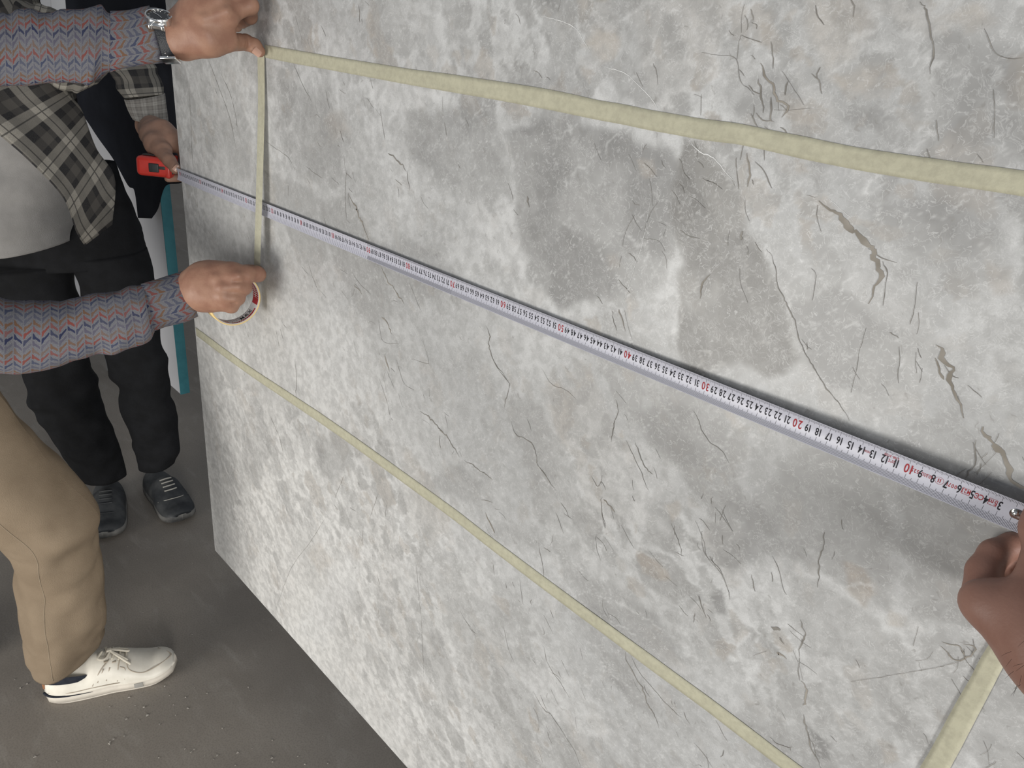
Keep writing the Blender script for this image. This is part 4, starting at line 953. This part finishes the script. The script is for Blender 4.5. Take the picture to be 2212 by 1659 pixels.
for hg in (sdf_mesh(hand1, .0021, .01, cuts1, noise=(.012, .0006)), sdf_mesh(hand2, .0021, .01, cuts2, noise=(.012, .0006))): mk('hand', hg[0], hg[1], m_skin_a, pa)
body = []
add_head((-.13, -.55, 1.64), (.6, .8, 0), body, pa)
join_mesh(body).mk('head', m_skin_a, pa)
nail('finger_nail', 555, 113, dS(561, 111)-.0245, .0055, .0075, math.radians(42), pa); 

# wrist watch
wt = empty('wrist_watch', D(348, 75, 1.13), 'steel wrist watch with black dial and dark leather strap on the upper hand', 'watch')
limb('strap', [(322, 22, 352, 131, 1.126, .82), (338, 22, 366, 131, 1.124, .82), (350, 26, 380, 128, 1.122, .82)], m_strap, wt, nlen=8, wr=.0002, thick=.003, label='dark navy leather strap')
wn = unit(.66*unit(CAM-D(343, 38, 1.1))+.75*unit(CU*.97-CR*.12)); wx = unit(CR*.97+CU*.18-wn*(wn@(CR*.97+CU*.18))); wy = np.cross(wn, wx); wc = D(343, 35, 1.084)
def disc(mb, r0, r1, h0, h1, n=40):
    mb.add(([wc+wx*r*math.cos(a)+wy*r*math.sin(a)+wn*h for r, h in ((r0, h0), (r1, h1)) for a in np.linspace(0, 2*math.pi, n, endpoint=False)], grid_faces(2, n, True)))
cs = MB()
for a in ((.0001, .0185, -.009, -.009), (.0185, .0198, -.009, -.006), (.0198, .0198, -.006, .001), (.0198, .0188, .001, .003), (.0188, .0172, .003, .0026), (.0172, .0170, .0026, .0008)): disc(cs, *a)
for s in (-1, 1):
    for q in (-1, 1): cs.add(rbox_geo(wc+wy*s*.0215+wx*q*.0088-wn*.006, (wx, wy, wn), (.0028, .0055, .004), .002, 3))
    cs.add(rbox_geo(wc+wy*s*.0205-wn*.0065, (wx, wy, wn), (.0085, .0035, .0035), .002, 3))
case_w = cs.mk('case', m_chrome, wt, label='polished steel case'); 
mb = MB(); disc(mb, .0001, .0171, .0008, .0008); mb.mk('dial', m_dial, wt, label='black dial')
mk('crown', *tube_geo([wc+wx*.0195-wn*.002, wc+wx*.0235-wn*.002], [.0030, .0030], 12), m_chrome, wt)
for i in range(12):
    a = i*math.pi/6; u = wx*math.cos(a)+wy*math.sin(a); mk('hour_marker', *rbox_geo(wc+u*.0138+wn*.0010, (u, np.cross(wn, u), wn), (.0016, .0005, .0003), .0002, 2), m_chrome, wt)
for a, l in ((-.9, .0085), (2.4, .0125)):
    u = wx*math.cos(a)+wy*math.sin(a); mk('watch_hand', *rbox_geo(wc+u*l*.45+wn*.0014, (u, np.cross(wn, u), wn), (l*.55, .0006, .0002), .0002, 2), m_chrome, wt)
for (x, y) in ((357, 115), (362, 122)): mk('strap_hole', *ball(D(x, y, 1.0895), .0011, 5), m_chrome, wt)
mk('buckle', *rbox_geo(D(368, 130, 1.108), (CR, CU, CF), (.0125, .0022, .010), .0015, 3), m_chrome, wt, label='steel buckle')

# ================================================================ person who holds the measuring tape case
pb = empty('person', (-.62, 0, 0), 'person in open plaid shirt, grey tee and black jeans holding the red measuring tape', 'person')
limb('tee_shirt', [(-75, 530, 163, 512, 1.98, .92), (-85, 450, 165, 445, 1.96, .92), (-110, 360, 160, 360, 1.94, .8), (-150, 250, 135, 250, 1.92, .7), (-185, 120, 95, 110, 1.88, .7), (-190, 20, 60, 20, 1.85, .6), (-120, -60, 0, -60, 1.83, .8)][::1],
     m_tee, pb, horiz=True, wr=.006, wsc=(10, 4), folds=[(.06, .03, .006, .05), (.14, .03, -.006, .08), (.24, .04, .006, -.06)], seed=4.)
limb('jeans_seat', [(-70, 566, 318, 562, 2.07, .42), (-70, 530, 306, 512, 2.05, .44), (-50, 470, 290, 456, 2.03, .42), (10, 400, 263, 398, 2.01, .40), (40, 360, 246, 350, 2.0, .38)], m_jean, pb, horiz=True, wr=.004)
limb('jeans_leg', [(-72, 560, 152, 566, 2.03), (-40, 640, 156, 640, 2.065), (20, 735, 182, 735, 2.11), (60, 808, 197, 818, 2.15), (79, 877, 217, 880, 2.19), (110, 915, 237, 930, 2.22), (140, 975, 256, 978, 2.27), (176, 1025, 269, 1030, 2.32)], m_jean, pb, horiz=True, wr=.007, wsc=(14, 6), folds=[(.55, .03, .012, .04), (.66, .03, -.008, -.04), (.82, .03, .008, .03)], seed=6.)
limb('jeans_leg', [(150, 545, 312, 540, 2.05), (173, 602, 325, 592, 2.075), (195, 680, 338, 668, 2.12), (229, 755, 347, 750, 2.15), (250, 820, 363, 826, 2.19), (263, 872, 373, 870, 2.23), (284, 930, 381, 918, 2.27), (295, 980, 384, 975, 2.31), (301, 1004, 379, 1000, 2.34)], m_jean, pb, horiz=True, wr=.006, wsc=(14, 6), folds=[(.5, .03, .009, .04), (.62, .03, -.008, -.04), (.9, .03, .008, .03)], seed=7.)
sheet('plaid_shirt', [(-190, 60), (-130, 160), (-60, 243), (0, 293), (65, 350), (136, 427), (164, 500), (183, 531)], [(50, -30), (105, 70), (135, 165), (148, 203), (176, 236), (208, 320), (248, 384), (243, 485)], m_plaid, pb,
      [1.70, 1.71, 1.72, 1.735, 1.75, 1.77, 1.80, 1.82], [1.84, 1.85, 1.86, 1.87, 1.87, 1.86, 1.84, 1.83], bulge=.012, fold=.010, nf=1.6, seed=.3, fade=True, label='open front of the plaid shirt', usc=1.)
limb('plaid_sleeve', [(-40, -60, -110, 110, 1.86), (50, 0, -10, 160, 1.86), (110, 20, 70, 185, 1.855), (190, 40, 150, 195, 1.845), (275, 75, 205, 185, 1.82), (336, 140, 237, 152, 1.79), (350, 190, 258, 196, 1.765), (352, 204, 268, 212, 1.757)], m_plaid, pb, wr=.006, folds=[(.6, .03, .012, .03), (.7, .03, -.01, -.03), (.8, .02, .012, .03), (.9, .02, -.006, .02)], seed=2.)
limb('shirt_back', [(-240, -80, 55, -60, 1.90, .6), (-235, 100, 130, 140, 1.95, .6), (-150, 330, 195, 330, 2.0, .55), (-110, 440, 225, 440, 2.04, .5)], m_plaid, pb, horiz=True, wr=.006, seed=5.)
limb('plaid_cuff', [(355, 203, 269, 214, 1.757, .85), (358, 235, 278, 235, 1.74, .85), (361, 270, 291, 257, 1.722, .85)], m_plaidc, pb, nlen=12, wr=.001, thick=.0025, horiz=True)
hand3 = chain([(322, 258, 1.800, 24), (325, 272, 1.752, 26), (335, 288, 1.675, 31)], .02)+chain([(322, 292, 1.645, 20), (338, 312, 1.62, 22), (352, 325, 1.60, 19)], .015)+chain([(350, 285, 1.65, 27), (372, 305, 1.64, 24)], .015)
hand3 += chain([(345, 322, 1.605, 18), (366, 347, 1.575, 13.5), (379, 365, 1.562, 11.5)], .005)
hand3 += chain([(378, 298, 1.645, 17), (396, 330, 1.65, 11), (400, 362, 1.64, 9)], .005)+chain([(388, 296, 1.67, 16), (410, 335, 1.68, 11), (412, 372, 1.66, 9)], .005)
hand3 += chain([(398, 300, 1.68, 15), (420, 345, 1.69, 10), (410, 384, 1.65, 8.5), (363, 386, 1.615, 7.5)], .005)
hg = sdf_mesh(hand3, .0023, .01, noise=(.012, .0006)); mk('hand', hg[0], hg[1], m_skin_b, pb); body = []
add_head((-.95, -.28, 1.74), (.9, .2, -.35), body, pb); join_mesh(body).mk('head', m_skin_b, pb)
nail('finger_nail', 381, 363, 1.5475, .0055, .0075, math.radians(-50), pb)
shoe(pb, (-.715, .085, 0), (-.425, .075, 0), .116, (m_dshoe, m_dsole, m_grey_r), 'worn black shoe with dusty toe', False)
shoe(pb, (-.745, -.045, 0), (-.475, -.150, 0), .116, (m_dshoe, m_dsole, m_dshoe), 'worn black shoe behind the khaki leg', False)

# ================================================================ photographer's left hand at the hook
pc_ = empty('person', (1.85, -.62, .9), 'bare forearm and hand pinning the hook end of the measuring tape', 'person')
h4 = chain([(2142, 1312, .530, 50), (2225, 1350, .515, 76), (2310, 1440, .49, 86)], .02)+chain([(2310, 1440, .49, 86), (2490, 1640, .44, 108), (2640, 1800, .395, 135)], .03)
h4 += chain([(2118, 1296, .535, 36), (2160, 1310, .528, 46), (2240, 1318, .512, 58)], .012)
h4 += chain([(2120, 1290, .552, 38), (2124, 1235, .562, 33), (2148, 1196, .566, 30), (2185, 1178, .567, 26), (2230, 1168, .568, 22)], .004)
h4 += chain([(2165, 1290, .565, 46), (2180, 1232, .575, 34), (2235, 1205, .578, 26)], .006)+chain([(2245, 1245, .556, 27), (2203, 1250, .562, 22), (2190, 1262, .566, 20)], .003)
h4 += chain([(2240, 1318, .512, 58), (2256, 1235, .520, 40), (2250, 1140, .534, 34), (2262, 1060, .545, 27)], .012)
c4 = [(D(2106, 1196, .546), D(2150, 1205, .546), .0007, .003), (D(2112, 1250, .541), D(2160, 1246, .541), .0006, .003)]
el_ = np.array([2.0, -.36, 1.10]); sh_ = np.array([2.12, -.80, 1.34]); w_ = D(2640, 1800, .395); h4 += [(w_, el_, .037, .043, .02)]
sv = sdf_mesh([(lerp(el_, w_, .12), el_, .054, .056), (el_, sh_, .056, .075)], .006, .02, noise=(.03, .003)); mk('sleeve', sv[0], sv[1], m_navy, pc_, label='dark rolled sleeve')
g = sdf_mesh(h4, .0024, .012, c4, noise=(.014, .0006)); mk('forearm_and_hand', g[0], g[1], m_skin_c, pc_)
hm = MB()
for i in range(110):
    tt = random.uniform(0, 1); base = lerp(D(2230, 1400, .50), D(2500, 1700, .43), tt); dr = unit(unit(CAM-base)*random.uniform(-.1, 1)-CU*random.uniform(-.2, 1)-CR*random.uniform(-.3, .9)); rad = lerp(.027, .031, tt)
    p0 = base+dr*rad; d2 = unit(-CR*.5-CU*.5+dr*.35+np.array([random.gauss(0, .3) for _ in range(3)])); p = np.array([p0, p0+d2*.004, p0+d2*.007-np.array([0, 0, .001])]); hm.add(tube_geo(p, [.00011, .0001, .00004], 3))
hm.mk('arm_hair', m_hair, pc_, smooth=False, kind='stuff')

# ================================================================ background: white slabs, dark cloth, racks
m_white = noisy('white_stone', (.62, .62, .64), (.54, .54, .56), 2.2, .3, .4, 5); m_teal = noisy('teal_edge_resin', (.035, .155, .185), (.045, .185, .215), 30, .5, .4, 3)
wy0, wz0 = .31, .2; cx = F(391, 852, wz0); wy0 = cx[1]; xe = cx[0]; seam = S(110, 15, wy0)[0]
def back_slab(x0, x1, label, m_edge=None):
    r_ = empty('white_slab', ((x0+x1)/2, wy0, wz0), label, 'slab', 'white slabs standing behind'); plate('stone_face', x0, x1-.004, wy0, wy0+.03, wz0, 1.85, m_white, r_)
    plate('edge_band', x1-.004, x1, wy0-.001, wy0+.034, wz0-.001, 1.852, m_edge or m_teal, r_); return r_
back_slab(seam+.012, xe, 'white stone slab with teal edge standing behind the jeans'); back_slab(seam-2.6, seam, 'farther pale stone slab seen at the top left corner', m_white)
m_steel = noisy('grey_rack_steel', (.10, .105, .11), (.14, .14, .14), 12, .55, .4, 3)
def bearer(x, y0, y1, h, label):
    mb = MB(); e = np.eye(3); mb.add(rbox_geo((x, (y0+y1)/2, h/2), e, (.04, (y1-y0)/2, h/2), .004, 2)); o_ = mb.mk('rack_bearer', m_steel, smooth=False); tagged(o_, label, 'rack', 'steel bearers under the slabs')
    q = MB(); 
    q.add(rbox_geo((x, y1-.02, .95), e, (.035, .02, .75), .004, 2)); q.mk('rack_upright', m_steel, o_, smooth=False)
bearer(1.12, -.03, .066, SH, 'grey steel bearer under the marble slab, left one'); bearer(1.72, -.03, .066, SH, 'grey steel bearer under the marble slab, right one')
bearer(xe-.75, wy0-.03, wy0+.08, wz0, 'grey steel bearer under the teal-edged slab'); bearer(seam-.8, wy0-.03, wy0+.08, wz0, 'grey steel bearer under the farther pale slab')
cyl = wy0-.05
LA = [(135, -80), (145, 60), (150, 190), (200, 280), (244, 343), (276, 400), (290, 412), (298, 471)]; RA = [(415, -80), (410, 60), (405, 190), (402, 300), (398, 388), (358, 402), (342, 450), (328, 472)]
def over(q):        # the upper hem is laid over the slab's top edge
    x = S(*q[0], cyl)[0]; return [to_px((x, wy0+.05, 1.85)), to_px((x, wy0+.01, 1.872)), to_px((x, wy0-.035, 1.86))]+[(a_, b_, depth(S(a_, b_, cyl))) for a_, b_ in q]
LA, RA = over(LA), over(RA)
cl = sheet('dark_cloth', [q[:2] for q in LA], [q[:2] for q in RA], m_navy, None, [q[2] for q in LA], [q[2] for q in RA], n=80, m=40, bulge=.004, fold=.012, nf=2, th=.006, fade=True)
tagged(cl, 'dark navy cloth hanging over the end of the teal-edged slab', 'cloth')
